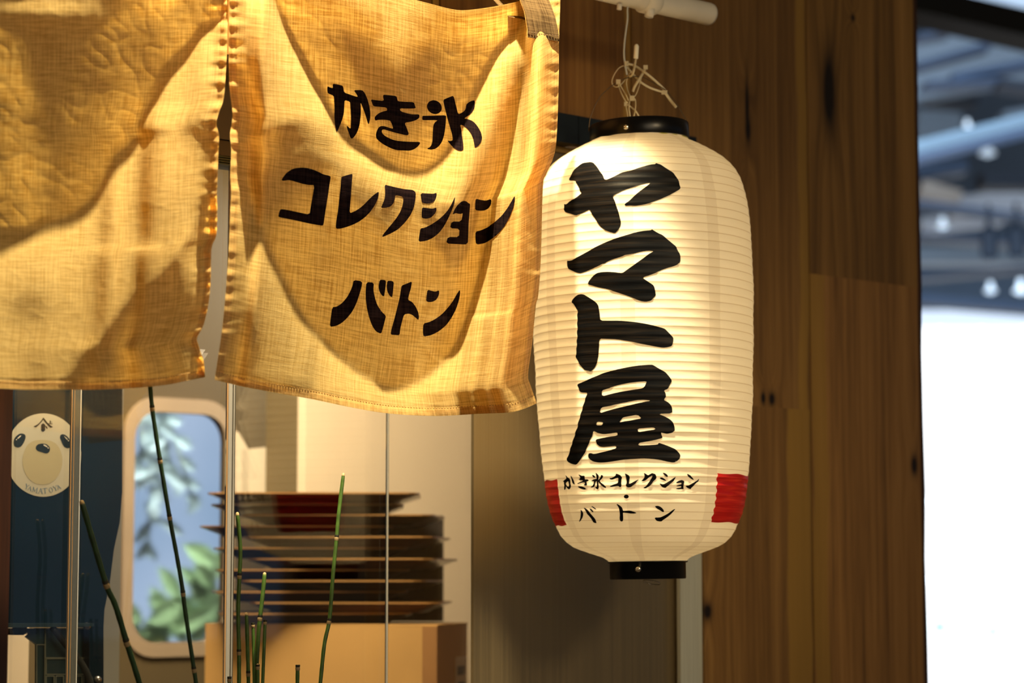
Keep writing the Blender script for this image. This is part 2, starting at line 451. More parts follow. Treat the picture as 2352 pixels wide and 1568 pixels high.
zA = tz(1279, 261)[1]                         # lower edge of the timber head
c1, c2, c3 = 1453, 1861, 2111
zj2 = tz(1795, 937)[1]; zj3 = tz(1985, 644)[1]
tc2 = tz(c2, 784)[0]; tc3 = tz(c3, 784)[0]; tc1 = tz(c1, 784)[0]
OR = (0.19, 0.088, 0.020); OR2 = (0.30, 0.155, 0.040); OR0 = (0.095, 0.042, 0.011)
plank(1008, c1, zA, zt, seed=1.1, dk=OR0, md=OR, lt=OR2, bands=((tc1 - 0.016, tc1, SAP),))
plank(560, 990, zA, zt, seed=2.3, dk=OR0, md=OR, lt=OR2)
plank(-60, 558, zA, zt, seed=3.7, dk=OR0, md=OR, lt=OR2)
plank(990, 1008, zA, zt, seed=3.9, dk=(0.12, 0.06, 0.014), md=SAP, lt=(0.27, 0.14, 0.03))
plank(c1, c2, zj2, zt, seed=4.1, knots=((1718, 296, 0.006, 0.022), (1716, 250, 0.004, 0.05), (1753, 914, 0.005, 0.009), (1773, 916, 0.007, 0.010)),
      bands=((tc2 - 0.026, tc2, SAP),))
plank(1612, c2, -0.1, zj2, seed=5.2, knots=((1625, 1404, 0.009, 0.012),), bands=((tc2 - 0.055, tc2, SAP),))
plank(c2, c3, zj3, zt, seed=6.4, knots=((1908, 230, 0.010, 0.030), (1904, 210, 0.016, 0.070), (1959, 41, 0.005, 0.005)), dk=(0.10, 0.052, 0.013), md=(0.24, 0.128, 0.032), lt=(0.37, 0.205, 0.058),
      bands=((tc3 - 0.008, tc3, SAP),))
plank(c2, c3, -0.1, zj3, seed=7.8, dk=(0.15, 0.075, 0.02), md=(0.36, 0.185, 0.052), lt=(0.52, 0.29, 0.09), knots=((2100, 1068, 0.008, 0.016),), bands=((tc2, tc2 + 0.038, SAP),))
# raw edge board that closes the end of the wall
plank(2114, 2134, -0.1, zt, seed=8.5, rag=True, proud=-0.012, depth=0.05, dk=(0.018, 0.008, 0.003), md=(0.045, 0.018, 0.007), lt=(0.07, 0.028, 0.010), name='edge_board')
# soffit and back of the head
bm = bmesh.new(); fbox(bm, tz(-80, 784)[0], tz(1600, 784)[0], -0.345, HW - 0.031, zA + 0.0005, zt); bm_obj('soffit', bm, wood('oak_soffit', OR0, OR, OR2, seed=9.3), wall_front)
bm = bmesh.new(); fbox(bm, tz(1590, 784)[0], tz(2108, 784)[0], -0.40, HW - 0.031, -0.1, zt); bm_obj('backing', bm, wood('oak_back', WD, WM, WL, seed=9.9), wall_front)
# dark timber post at the far left
HP = -0.10
tp0 = th(fac(-90, 1200, HP)).x; tp1 = th(fac(24, 1200, HP)).x
bm = bmesh.new(); fbox(bm, tp0, tp1, HP - 0.12, HP, 0.6, th(fac(24, 700, HP)).z)
tag(bm_obj('trim_1', bm, wood('red_timber', (0.006, 0.002, 0.001), (0.024, 0.007, 0.003), (0.05, 0.014, 0.006), seed=12.1), base=w(tp0, HP, 0.6), frame=FROT, bevel=0.003), 'dark reddish timber post at the left edge below the curtain', None, None, 'structure')

# steel door leaf, its frame and the dark rail above
STEEL = None
def steel():
    m, nt, out = newmat('brushed_steel')
    b = nd(nt, 'ShaderNodeBsdfPrincipled'); b.inputs['Metallic'].default_value = 0.85; b.inputs['Roughness'].default_value = 0.42
    tc = nd(nt, 'ShaderNodeTexCoord'); mp = nd(nt, 'ShaderNodeMapping'); mp.inputs['Scale'].default_value = (260, 260, 1.4)
    nt.links.new(tc.outputs['Object'], mp.inputs[0])
    nz = nd(nt, 'ShaderNodeTexNoise'); nz.inputs['Scale'].default_value = 1; nz.inputs['Detail'].default_value = 3; nt.links.new(mp.outputs[0], nz.inputs[0])
    nt.links.new(mixc(nt, nz.outputs[0], (0.26, 0.20, 0.11), (0.36, 0.28, 0.16)), b.inputs['Base Color'])
    nt.links.new(mathn(nt, 'MULTIPLY_ADD', nz.outputs[0], 0.25, 0.30), b.inputs['Roughness'])
    nt.links.new(b.outputs[0], out.inputs[0]); return m
M_STEEL = steel()
M_FRAME = plain('frame_aluminium', (0.50, 0.52, 0.45), 0.45, 0.2, 0.12, 3, stretch=(300, 300, 3))
HS = -0.197
ts0 = th(fac(1088, 1200, HS)).x; ts1 = th(fac(1558, 1200, HS)).x
dr = root('door_1', w(ts0, HS, 0.2), 'brown-grey brushed steel door behind the paper lantern', None, None, 'structure', FROT)
zS = th(fac(1300, 300, HS)).z
bm = bmesh.new(); fbox(bm, ts0, ts1, HS - 0.005, HS, 0.2, tz(1279, 329)[1] - 0.003); bm_obj('door_leaf', bm, M_STEEL, dr, bevel=0.002)
bm = bmesh.new(); fbox(bm, tz(1561, 1200, -0.184)[0], tz(1611, 1200, -0.184)[0], -0.190, -0.184, 0.2, tz(1279, 329)[1] - 0.003); bm_obj('door_frame', bm, M_FRAME, dr, bevel=0.0015)
zb = tz(1279, 329)[1]
rl = root('door_rail', w(tz(1075, 784)[0], HW, zb), 'blue-black metal rail under the timber head, behind the lantern top', 'rail', rot=FROT)
M_RAIL = plain('rail_black', (0.010, 0.016, 0.020), 0.35, 0.3, 0.5, 14)
te = th(fac(1600, 320, HW + 0.012)).x; tm = th(fac(1329, 300, HW + 0.012)).x
bm = bmesh.new(); fbox(bm, tz(1040, 784)[0], tm - 0.0006, HW - 0.10, HW + 0.012, zb, zA - 0.001); bm_obj('rail_cover', bm, M_RAIL, rl, bevel=0.002)
bm = bmesh.new(); fbox(bm, tm + 0.0006, te, HW - 0.0005, HW + 0.012, zb, zA - 0.001); bm_obj('rail_cover', bm, M_RAIL, rl, bevel=0.002)
bm = bmesh.new(); fbox(bm, tz(1040, 784)[0], tz(1600, 784)[0] - 0.01, HW - 0.035, HW - 0.012, zb - 0.008, zb - 0.0004); bm_obj('rail_lip', bm, plain('rail_lip', (0.30, 0.19, 0.05), 0.4, 0.3), rl)

# glazing of the counter
HG = -0.30
M_GLASS = glass_mat('clear_glass')
M_ACR = plain('acrylic_edge', (0.46, 0.46, 0.44), 0.15, 0.5, 0.2, 60, stretch=(400, 400, 2), coat=0.5)
M_ACRD = plain('acrylic_dark', (0.05, 0.045, 0.035), 0.2, 0.0)
M_ACRB = plain('acrylic_brown', (0.33, 0.20, 0.10), 0.25, 0.0)
def strip(bm, x0, x1, yref, ztop, h0=HG + 0.0032, h1=HG + 0.0042, zlo=0.9):
    a = th(fac(x0, yref, h1)).x; b = th(fac(x1, yref, h1)).x
    fbox(bm, a, b, h0, h1, zlo, ztop)
zg = th(fac(515, 360, HG)).z
g1 = root('window_1', w(th(fac(170, 1200, HG)).x, HG, 0.9), 'glass counter screen with clear edge strips below the curtain', None, None, 'structure', FROT)
for x0, x1, zz in ((31, 160, zg), (184, 519, zg), (541, 889, zg), (892, 1086, zg)):
    a = th(fac(x0, 1200, HG)).x; b = th(fac(x1, 1200, HG)).x
    bm = bmesh.new(); fbox(bm, a, b, HG - 0.003, HG + 0.003, 0.9, zz)
    bm_obj('glass_pane', bm, M_GLASS, g1)
M_ACRG = plain('acrylic_smoke', (0.075, 0.078, 0.072), 0.12, 0.3, 0.4, 60, stretch=(400, 400, 2), coat=0.5)
for xs, mat, nm in (((160, 161.5), M_ACRB, 'edge_strip'), ((162.5, 166), M_ACRG, 'edge_strip'), ((166.5, 167.5), M_ACRB, 'edge_strip'), ((168, 179), M_ACRG, 'edge_strip'), ((180, 183), M_ACR, 'edge_strip'),
                    ((519, 521.5), M_ACRB, 'edge_strip'), ((522.5, 531), M_ACR, 'edge_strip'), ((532, 533.5), M_ACRD, 'edge_strip'), ((534, 536.5), M_ACR, 'edge_strip'), ((537, 538.5), M_ACRD, 'edge_strip'),
                    ((889, 892), M_ACR, 'glass_joint')):
    bm = bmesh.new(); strip(bm, xs[0], xs[1], 1200, zg - 0.001); bm_obj(nm, bm, mat, g1)
M_CH = plain('channel_steel', (0.14, 0.115, 0.085), 0.4, 0.6, 0.2, 20)
tL, tR = tz(-80, 784)[0], tz(1040, 784)[0]
z322 = th(fac(515, 322, HG + 0.02)).z; z357 = th(fac(515, 357, HG + 0.02)).z; z375 = th(fac(515, 376, HG + 0.02)).z
ch = root('glass_rail', w(tL, HG, z375), 'long brown-grey metal channel holding the top of the counter glass', 'rail', rot=FROT)
bm = bmesh.new(); fbox(bm, tL, tR, HG - 0.03, HG + 0.02, z322 + 0.0012, zA + 0.04); bm_obj('upper_channel', bm, M_CH, ch)
bm = bmesh.new(); fbox(bm, tL, tR, HG - 0.03, HG + 0.02, z357, z322 - 0.0006); bm_obj('lower_channel', bm, plain('channel_brown', (0.12, 0.085, 0.05), 0.45, 0.5), ch)
for k in range(4):
    zz = z357 - (z357 - z375) * k / 4
    bm = bmesh.new(); fbox(bm, tL, tR, HG - 0.02, HG + 0.018 - 0.002 * k, zz - 0.0016, zz - 0.0002); bm_obj('gasket', bm, plain('gasket_green', (0.10, 0.11, 0.065), 0.5), ch)

# ---------------------------------------------------------------- inside the shop
HB = -1.30
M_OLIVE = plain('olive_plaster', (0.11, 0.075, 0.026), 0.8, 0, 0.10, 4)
zlo_, zhi_ = 0.9, 2.6
def hole_wall():
    """back wall with a round-cornered window opening"""
    a = th(fac(303, 1200, HB)); b = th(fac(514, 1200, HB))
    zt_, zb_ = th(fac(400, 948, HB)).z, th(fac(400, 1474, HB)).z
    return a.x, b.x, zb_, zt_
wx0, wx1, wz0, wz1 = hole_wall()
def rrect(x0, x1, z0, z1, r, n=6):
    o = []
    for cx, cz, a0 in ((x1 - r, z1 - r, 0), (x0 + r, z1 - r, 90), (x0 + r, z0 + r, 180), (x1 - r, z0 + r, 270)):
        for k in range(n + 1):
            a = math.radians(a0 + 90 * k / n); o.append((cx + r * math.cos(a), cz + r * math.sin(a)))
    return o
def ring_prism(name, outer, inner, h0, h1, mat, parent=None, **kw):
    V = []; Fc = []
    n = len(outer)
    for pts, h in ((outer, h1), (inner, h1), (inner, h0), (outer, h0)):
        V += [w(p[0], h, p[1]) for p in pts]
    for s in range(4):
        for k in range(n):
            a = s * n + k; b = s * n + (k + 1) % n; c = ((s + 1) % 4) * n + (k + 1) % n; d = ((s + 1) % 4) * n + k
            Fc.append((a, b, c, d))
    return mesh_obj(name, V, Fc, mat, parent, **kw)
tW0, tW1 = th(fac(-300, 1200, HB)).x, th(fac(1000, 1200, HB)).x
inner = rrect(wx0, wx1, wz0, wz1, 0.045)
def project_rect(p, x0, x1, z0, z1, c):
    dx, dz = p[0] - c[0], p[1] - c[1]
    s = min(((x1 - c[0]) / dx if dx > 0 else (x0 - c[0]) / dx) if abs(dx) > 1e-9 else 1e9, ((z1 - c[1]) / dz if dz > 0 else (z0 - c[1]) / dz) if abs(dz) > 1e-9 else 1e9)
    return (c[0] + dx * s, c[1] + dz * s)
cc = ((wx0 + wx1) / 2, (wz0 + wz1) / 2)
outer = [project_rect(p, tW0, tW1, zlo_, zhi_, cc) for p in inner]
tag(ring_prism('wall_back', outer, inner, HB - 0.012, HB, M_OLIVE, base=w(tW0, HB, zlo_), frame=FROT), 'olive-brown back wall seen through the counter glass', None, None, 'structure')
def frost():
    m, nt, out = newmat('hazy_glass')
    r = nd(nt, 'ShaderNodeBsdfRefraction'); r.inputs['IOR'].default_value = 1.06; r.inputs['Roughness'].default_value = 0.30
    r.inputs[0].default_value = (0.97, 0.97, 0.96, 1)
    nt.links.new(r.outputs[0], out.inputs[0]); return m
M_FROST = frost()
M_PALE = plain('pale_wood_frame', (0.38, 0.28, 0.17), 0.5, 0, 0.08, 8)
win = root('window_2', w(wx0, HB, wz0), 'round-cornered window with a pale frame, blue daylight and leaves behind', None, None, 'structure', FROT)
ring_prism('window_frame', rrect(wx0 - 0.020, wx1 + 0.020, wz0 - 0.024, wz1 + 0.024, 0.062), rrect(wx0, wx1, wz0, wz1, 0.045), HB - 0.011, HB + 0.006, M_PALE, win)
bm = bmesh.new(); fbox(bm, wx0 - 0.001, wx1 + 0.001, HB - 0.010, HB - 0.008, wz0 - 0.001, wz1 + 0.001); bm_obj('window_pane', bm, M_FROST, win)
# daylit pale-blue wall across the yard, with foliage in front of it
HO = -2.3
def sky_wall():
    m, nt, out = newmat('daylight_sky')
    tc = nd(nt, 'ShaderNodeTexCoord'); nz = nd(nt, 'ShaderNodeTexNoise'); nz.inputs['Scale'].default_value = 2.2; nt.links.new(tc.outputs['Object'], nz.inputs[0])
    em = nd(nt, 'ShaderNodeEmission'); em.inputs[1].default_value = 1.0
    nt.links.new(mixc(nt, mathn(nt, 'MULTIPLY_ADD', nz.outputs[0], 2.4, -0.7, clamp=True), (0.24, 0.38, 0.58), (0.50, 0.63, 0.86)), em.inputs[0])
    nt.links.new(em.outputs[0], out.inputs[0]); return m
bm = bmesh.new(); fbox(bm, th(fac(150, 1200, HO)).x, th(fac(700, 1200, HO)).x, HO - 0.05, HO, 0.9, 2.0)
tag(bm_obj('wall_outside', bm, sky_wall(), base=w(th(fac(150, 1200, HO)).x, HO, 0.9), frame=FROT), 'pale blue daylight beyond the round-cornered window', None, None, 'structure')
def leaf(bm, p, d, L, W, nrm):
    d = d.normalized(); s = d.cross(nrm).normalized() * W
    pts = [(0, 0.05), (0.25, 0.8), (0.5, 1.0), (0.75, 0.7), (1, 0.0)]
    l = [bm.verts.new(p + d * L * a + s * b + nrm * 0.004) for a, b in pts[:-1]]; r = [bm.verts.new(p + d * L * a - s * b + nrm * 0.004) for a, b in pts[:-1]]
    c = [bm.verts.new(p + d * L * a) for a, b in pts]
    for i in range(3):
        bm.faces.new((l[i], l[i + 1], c[i + 1], c[i])); bm.faces.new((c[i], c[i + 1], r[i + 1], r[i]))
    bm.faces.new((l[3], c[4], c[3])); bm.faces.new((c[3], c[4], r[3]))
rnd = random.Random(3)
HF = -1.75
def plant(name, label, stems, L, W, mat, stemmat, cat='plant'):
    b0 = fac(stems[0][0][0], stems[0][0][1], HF)
    R = root(name, b0, label, cat, rot=FROT)
    bms = bmesh.new()
    nleaf = 0
    for st in stems:
        pts = smooth_path([fac(x, y, HF + rnd.uniform(-0.05, 0.05)) for x, y in st], 4)
        tube(bms, pts, 0.003, 5)
    bm_obj('stem', bms, stemmat, R)
    for st in stems:
        pts = smooth_path([fac(x, y, HF) for x, y in st], 4)
        for i in range(1, len(pts), 2):
            dd = (pts[i] - pts[i - 1]).normalized()
            for s in (-1, 1):
                a = rnd.uniform(0.5, 1.2) * s
                v = (dd * math.cos(a) + D * math.sin(a)).normalized()
                bm = bmesh.new(); leaf(bm, pts[i] + N * rnd.uniform(-.03, .03), v + N * rnd.uniform(-.3, .3), L * rnd.uniform(.7, 1.2), W * rnd.uniform(.8, 1.2), N)
                bm_obj('leaf', bm, mat, R); nleaf += 1
M_LF1 = plain('leaf_grey_green', (0.30, 0.40, 0.38), 0.6, 0, 0.3, 10)
M_LF2 = plain('leaf_bright_green', (0.30, 0.46, 0.20), 0.6, 0, 0.3, 10)
area('yard_daylight', w(th(fac(420, 1200, HF)).x + 0.1, -1.45, 2.2), fac(400, 1200, HF), 0.6, 28, (0.9, 0.95, 1.0))
M_STM = plain('leaf_stem', (0.10, 0.13, 0.06), 0.7)
plant('hanging_foliage', 'grey-green leafy branch hanging in the upper part of the round-cornered window', [[(330, 900), (345, 1000), (350, 1100), (345, 1170), (338, 1260)], [(350, 900), (390, 980), (420, 1070), (445, 1150)], [(320, 920), (325, 1010), (318, 1090)], [(380, 930), (360, 1030), (375, 1120)]], 0.055, 0.011, M_LF1, M_STM)
plant('green_shrub', 'bright green shrub at the bottom of the round-cornered window', [[(330, 1560), (322, 1480), (318, 1420)], [(370, 1560), (380, 1470), (390, 1400)], [(420, 1560), (425, 1450), (430, 1370)], [(460, 1560), (465, 1420), (470, 1330)], [(500, 1560), (498, 1400), (490, 1280)]], 0.085, 0.020, M_LF2, M_STM)

# cream cupboard side and papers
HC = -1.02
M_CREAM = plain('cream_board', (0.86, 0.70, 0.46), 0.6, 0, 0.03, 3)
ta, tb = th(fac(700, 1200, HC)).x, th(fac(1300, 1200, HC)).x
cb = root('tall_cupboard', w(ta, HC, 0.9), 'tall cream cupboard behind the stacked trays', 'cupboard', rot=FROT)
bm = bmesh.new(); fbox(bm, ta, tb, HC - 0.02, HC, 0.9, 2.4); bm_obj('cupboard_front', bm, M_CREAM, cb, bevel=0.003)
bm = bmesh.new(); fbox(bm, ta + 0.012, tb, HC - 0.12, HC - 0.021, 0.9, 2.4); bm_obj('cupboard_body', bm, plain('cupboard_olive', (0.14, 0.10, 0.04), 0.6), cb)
M_PAPERW = plain('white_paper', (0.72, 0.62, 0.44), 0.8, 0, 0.05, 4)
def sheet(name, pts, label, mark=None):
    h = -0.98 - 0.02
    V = [fac(x, y, HC - 0.13 + 0.004) for x, y in pts] + [fac(x, y, HC - 0.13) for x, y in pts]
    n = len(pts)
    o = mesh_obj(name, V, [list(range(n)), list(reversed(range(n, 2 * n)))] + [[i, (i + 1) % n, n + (i + 1) % n, n + i] for i in range(n)], M_PAPERW, base=V[0], frame=FROT)
    tag(o, label, 'paper'); return o
s1 = sheet('paper_sheet', [(556, 1032), (672, 1020), (674, 1160), (556, 1160)], 'cream paper sheet with a faint smudge, standing above the trays left of the cupboard')
bm = bmesh.new(); hexa(bm, [fac(x, y, h_) for h_ in (HC - 0.1255, HC - 0.125) for x, y in ((610, 1110), (632, 1107), (632, 1098), (610, 1101))]); bm_obj('printed_mark', bm, plain('grey_print', (0.36, 0.30, 0.22), 0.8), s1)
sheet('paper_sheet', [(540, 990), (548, 992), (572, 1034), (572, 1160), (540, 1160)], 'narrow pale paper edge beside the clear vertical strip, left of the smudged sheet')

# cardboard box
def zof(px, py, Y): return at(px, py, Y).z
BXc = at(1003, 1438, 3.50)
M_CARD = plain('cardboard', (0.58, 0.32, 0.085), 0.75, 0, 0.08, 6)
M_CARD2 = plain('cardboard_tape', (0.36, 0.17, 0.05), 0.5, 0, 0.1, 8)
BL = at(472, 1438, 3.62); BL.z = BXc.z
ux = (BL - BXc).normalized(); uy = Vector((0.20, 0.98, 0)).normalized()
bx = root('cardboard_box', Vector((BXc.x, BXc.y, 1.15)), 'brown cardboard box under the stack of dark trays', 'box')
Lx = (BL - BXc).length
def bxp(a, b, z): return Vector((BXc.x, BXc.y, 0)) + ux * a + uy * b + UPV * z
bm = bmesh.new()
hexa(bm, [bxp(0, 0, 1.15), bxp(Lx, 0, 1.15), bxp(Lx, 0.20, 1.15), bxp(0, 0.20, 1.15), bxp(0, 0, BXc.z - .001), bxp(Lx, 0, BXc.z - .001), bxp(Lx, 0.20, BXc.z - .001), bxp(0, 0.20, BXc.z - .001)])
bm_obj('box_body', bm, M_CARD, bx, bevel=0.002)
for a0, a1 in ((0.0, 0.098), (0.102, 0.20)):
    bm = bmesh.new(); hexa(bm, [bxp(-.001, a0, BXc.z - .0008), bxp(Lx + .001, a0, BXc.z - .0008), bxp(Lx + .001, a1, BXc.z - .0008), bxp(-.001, a1, BXc.z - .0008), bxp(-.001, a0, BXc.z + .002), bxp(Lx + .001, a0, BXc.z + .002), bxp(Lx + .001, a1, BXc.z + .002), bxp(-.001, a1, BXc.z + .002)])
    bm_obj('flap', bm, M_CARD, bx)
bm = bmesh.new(); hexa(bm, [bxp(-.0006, -.0006, 1.15), bxp(0.022, -.0006, 1.15), bxp(0.022, 0.0, 1.15), bxp(-.0006, 0.0, 1.15), bxp(-.0006, -.0006, BXc.z), bxp(0.022, -.0006, BXc.z), bxp(0.022, 0.0, BXc.z), bxp(-.0006, 0, BXc.z)])
bm_obj('tape', bm, M_CARD2, bx)
bm = bmesh.new()
for (z0, z1, m_) in ((1.30, 1.385, 0),):
    hexa(bm, [bxp(-.0012, 0.12, z0), bxp(-.0012, 0.19, z0), bxp(-.0002, 0.19, z0), bxp(-.0002, 0.12, z0), bxp(-.0012, 0.12, z1), bxp(-.0012, 0.19, z1), bxp(-.0002, 0.19, z1), bxp(-.0002, 0.12, z1)])
lb = bm_obj('label', bm, M_PAPERW, bx)
for z0 in (1.335, 1.358):
    bm = bmesh.new(); hexa(bm, [bxp(-.0016, 0.13, z0), bxp(-.0016, 0.18, z0), bxp(-.0012, 0.18, z0), bxp(-.0012, 0.13, z0), bxp(-.0016, 0.13, z0 + .013), bxp(-.0016, 0.18, z0 + .013), bxp(-.0012, 0.18, z0 + .013), bxp(-.0012, 0.13, z0 + .013)])
    bm_obj('printed_block', bm, plain('grey_print2', (0.12, 0.12, 0.12), 0.8), lb)

# lacquer trays
M_TRAY = [plain('lacquer_brown', (0.038, 0.012, 0.005), 0.30, 0, 0.4, 5, coat=0.4), plain('lacquer_dark', (0.010, 0.004, 0.003), 0.28, 0, 0.4, 5, coat=0.4)]
M_RIM = plain('tray_rim', (0.42, 0.22, 0.065), 0.35, 0, 0.15, 10)
def tray(cx, cy, z, wx_, wy_, hgt, yaw, mat, label, name='serving_tray'):
    rot = Matrix.Rotation(yaw, 4, 'Z')
    R = root(name, Vector((cx, cy, z)), label, 'tray', 'dark lacquer trays stacked on the cardboard box', rot=rot)
    c = Vector((cx, cy, 0)); M3 = rot.to_3x3()
    def loop(sx, sy, r, zz): return [c + M3 @ Vector((p[0], p[1], 0)) + UPV * zz for p in rrect(-sx / 2, sx / 2, -sy / 2, sy / 2, r, 3)]
    b = 0.80
    loops = [loop(wx_ * b - .01, wy_ * b - .01, .015, z), loop(wx_ * b, wy_ * b, .02, z + .003), loop(wx_, wy_, .03, z + hgt - .0023), loop(wx_ - .008, wy_ - .008, .028, z + hgt - .0023), loop(wx_ * b - .006, wy_ * b - .006, .018, z + .006)]
    V = []; Fc = []
    for l in loops: V += l
    n = len(loops[0])
    for s in range(len(loops) - 1):
        for k in range(n): Fc.append((s * n + k, s * n + (k + 1) % n, (s + 1) * n + (k + 1) % n, (s + 1) * n + k))
    Fc.append(tuple(reversed(range(n)))); Fc.append(tuple(range((len(loops) - 1) * n, len(loops) * n)))
    mesh_obj('tray_body', V, Fc, mat, R)
    rl_ = [loop(wx_ + .001, wy_ + .001, .03, z + hgt - .0022), loop(wx_ + .001, wy_ + .001, .03, z + hgt), loop(wx_ - .010, wy_ - .010, .028, z + hgt), loop(wx_ - .010, wy_ - .010, .028, z + hgt - .0022)]
    V = []; Fc = []
    for l in rl_: V += l
    for s in range(4):
        for k in range(n): Fc.append((s * n + k, s * n + (k + 1) % n, ((s + 1) % 4) * n + (k + 1) % n, ((s + 1) % 4) * n + k))
    mesh_obj('rim', V, Fc, M_RIM, R)
    return R
Y0 = 3.66
pxm = Y0 / F
ordl = ['lowest', 'second', 'third', 'fourth', 'fifth', 'sixth', 'seventh', 'eighth', 'ninth', 'tenth', 'eleventh', 'twelfth', 'topmost']
rt = random.Random(5)
for k in range(11):
    left = (k % 2 == 0)
    cxp = 700 if left else 800
    cxp += rt.uniform(-17, 17) + (16 if (k == 6 or k == 0) else 0)
    P = at(cxp, 1300, Y0 + (0.0 if not left else 0.02))
    hh = 0.0158
    zz = BXc.z + .0022 + k * 0.0160
    tray(P.x, P.y, zz, 0.285, 0.22, hh, (0.10 if left else -0.12) + rt.uniform(-.06, .06), M_TRAY[0] if k % 3 else M_TRAY[1],
         '%s tray from the bottom of the dark lacquer stack, shifted to the %s' % (ordl[k], 'left' if left else 'right'))
P = at(728, 1146, Y0 - 0.01)
tray(P.x, P.y, BXc.z + .0022 + 11 * 0.0160, 0.31, 0.24, 0.0155, 0.03, M_TRAY[0], 'wide brown tray on the very top of the lacquer stack')
# black boxes standing behind the stack
def bbox(name, x0, x1, ytop, Y, label, cat, mat, ybot=1436):
    a = at(x0, ytop, Y); b = at(x1, ytop, Y)
    bm = bmesh.new(); z0 = BXc.z + .0022; z1 = a.z
    hexa(bm, [Vector((a.x, Y, z0)), Vector((b.x, Y, z0)), Vector((b.x, Y + .03, z0)), Vector((a.x, Y + .03, z0)), Vector((a.x, Y, z1)), Vector((b.x, Y, z1)), Vector((b.x, Y + .03, z1)), Vector((a.x, Y + .03, z1))])
    o = bm_obj(name, bm, mat, base=Vector((a.x, Y, z0)), bevel=0.012); tag(o, label, cat); return o
bbox('black_case', 800, 1018, 1184, 3.78, 'black round-cornered case standing behind the right side of the tray stack', 'case', plain('black_plastic', (0.010, 0.008, 0.006), 0.45))

# shaved-ice machine at the left
HM = -0.52
M_NAVY = plain('navy_enamel', (0.002, 0.012, 0.020), 0.25, 0.0, 0.3, 3, spec=0.25)
M_GREYP = plain('grey_panel', (0.17, 0.165, 0.13), 0.6, 0, 0.1, 5)
def fq(x, y, h): return fac(x, y, h)
ma = root('ice_machine', fq(20, 1568, HM) - UPV * 0.1, 'dark navy shaved-ice machine behind the glass at the lower left', 'machine', rot=FROT)
def prism(name, pts, h0, h1, mat, parent, bevel=0.0):
    n = len(pts)
    V = [fq(x, y, h1) for x, y in pts]
    V += [v - N * (h1 - h0) for v in V]
    bm = bmesh.new(); vs = [bm.verts.new(v) for v in V]
    bm.faces.new(vs[:n]); bm.faces.new(list(reversed(vs[n:])))
    for i in range(n): bm.faces.new((vs[i], vs[n + i], vs[n + (i + 1) % n], vs[(i + 1) % n]))
    return bm_obj(name, bm, mat, parent, bevel=bevel)
prism('housing', [(-40, 860), (281, 860), (281, 1130), (275, 1200), (262, 1260), (252, 1340), (240, 1400), (238, 1440), (-40, 1440)], HM - 0.16, HM, M_NAVY, ma, 0.002)
prism('ledge', [(-40, 1431), (216, 1431), (216, 1438), (-40, 1442)], HM, HM + 0.012, plain('ledge_steel', (0.03, 0.06, 0.065), 0.35, 0.5), ma)
prism('column', [(236, 1436), (238, 1436), (238, 1800), (205, 1800), (205, 1436)], HM - 0.012, HM - 0.001, M_NAVY, ma)
prism('inner_plate', [(82, 1442), (205, 1442), (205, 1800), (84, 1800), (84, 1480), (60, 1462)], HM - 0.024, HM - 0.02, plain('teal_plate', (0.03, 0.065, 0.07), 0.4, 0.2, 0.3, 5), ma)
M_LINE = plain('pale_edge', (0.26, 0.28, 0.20), 0.5, 0.2)
for (x0, y0, x1, y1) in ((104, 1444, 208, 1510), (212, 1480, 236, 1800), (84, 1480, 103, 1800), (106, 1512, 208, 1548), (106, 1552, 124, 1800), (128, 1552, 146, 1800), (172, 1552, 188, 1800), (192, 1552, 206, 1800)):
    bm = bmesh.new()
    pr = [fq(x, y, HM - 0.016) for x, y in ((x0, y0), (x1, y0), (x1, y1), (x0, y1))]
    for i in range(4): bar(bm, pr[i], pr[(i + 1) % 4], 0.0012, 0.0012, N)
    bm_obj('cell_edge', bm, M_LINE, ma)
bm = bmesh.new(); tube(bm, smooth_path([fq(120, 1440, HM), fq(150, 1478, HM), fq(185, 1520, HM), (fq(208, 1568, HM)), fq(214, 1640, HM)], 4), 0.0042, 8); bm_obj('curved_rod', bm, plain('rod_dark', (0.03, 0.035, 0.03), 0.4, 0.3), ma, smooth=True)
for sx, sy in ((198, 1438), (223, 1560)):
    bm = bmesh.new(); lathe(bm, [(0.0001, 0.006), (0.0035, 0.005), (0.0045, 0.002), (0.0045, 0)], fq(sx, sy, HM), N, 16); bm_obj('screw', bm, plain('screw_steel', (0.35, 0.33, 0.28), 0.25, 0.9), ma, smooth=True)
bm = bmesh.new(); lathe(bm, [(0.0001, 0), (0.008, 0), (0.009, 0.006), (0.009, 0.02)], fq(45, 1452, HM - 0.01) - UPV * 0.002, UPV, 14); bm_obj('spout', bm, M_NAVY, ma, smooth=True)
prism('drip_tray', [(25, 1443), (85, 1443), (84, 1456), (60, 1452), (55, 1458), (34, 1458), (30, 1448)], HM - 0.05, HM - 0.004, M_NAVY, ma)
# grey panel right of the machine and cream board seen below it
HQ = -0.70
bm = bmesh.new(); fbox(bm, th(fac(200, 1200, HQ)).x, th(fac(279, 1200, HQ)).x, HQ - 0.02, HQ, 0.9, 2.3)
tag(bm_obj('grey_partition', bm, M_GREYP, base=w(th(fac(200, 1200, HQ)).x, HQ, 0.9), frame=FROT, bevel=0.002), 'narrow grey partition between the navy machine and the round-cornered window', 'partition')
bm = bmesh.new(); fbox(bm, th(fac(-60, 1500, HQ - .03)).x, th(fac(66, 1500, HQ - .03)).x, HQ - 0.06, HQ - 0.03, 0.9, 1.6)
tag(bm_obj('cream_board', bm, M_CREAM, base=w(th(fac(-60, 1500, HQ - .03)).x, HQ - .06, 0.9), frame=FROT, bevel=0.002), 'cream board behind the foot of the navy machine', 'board')
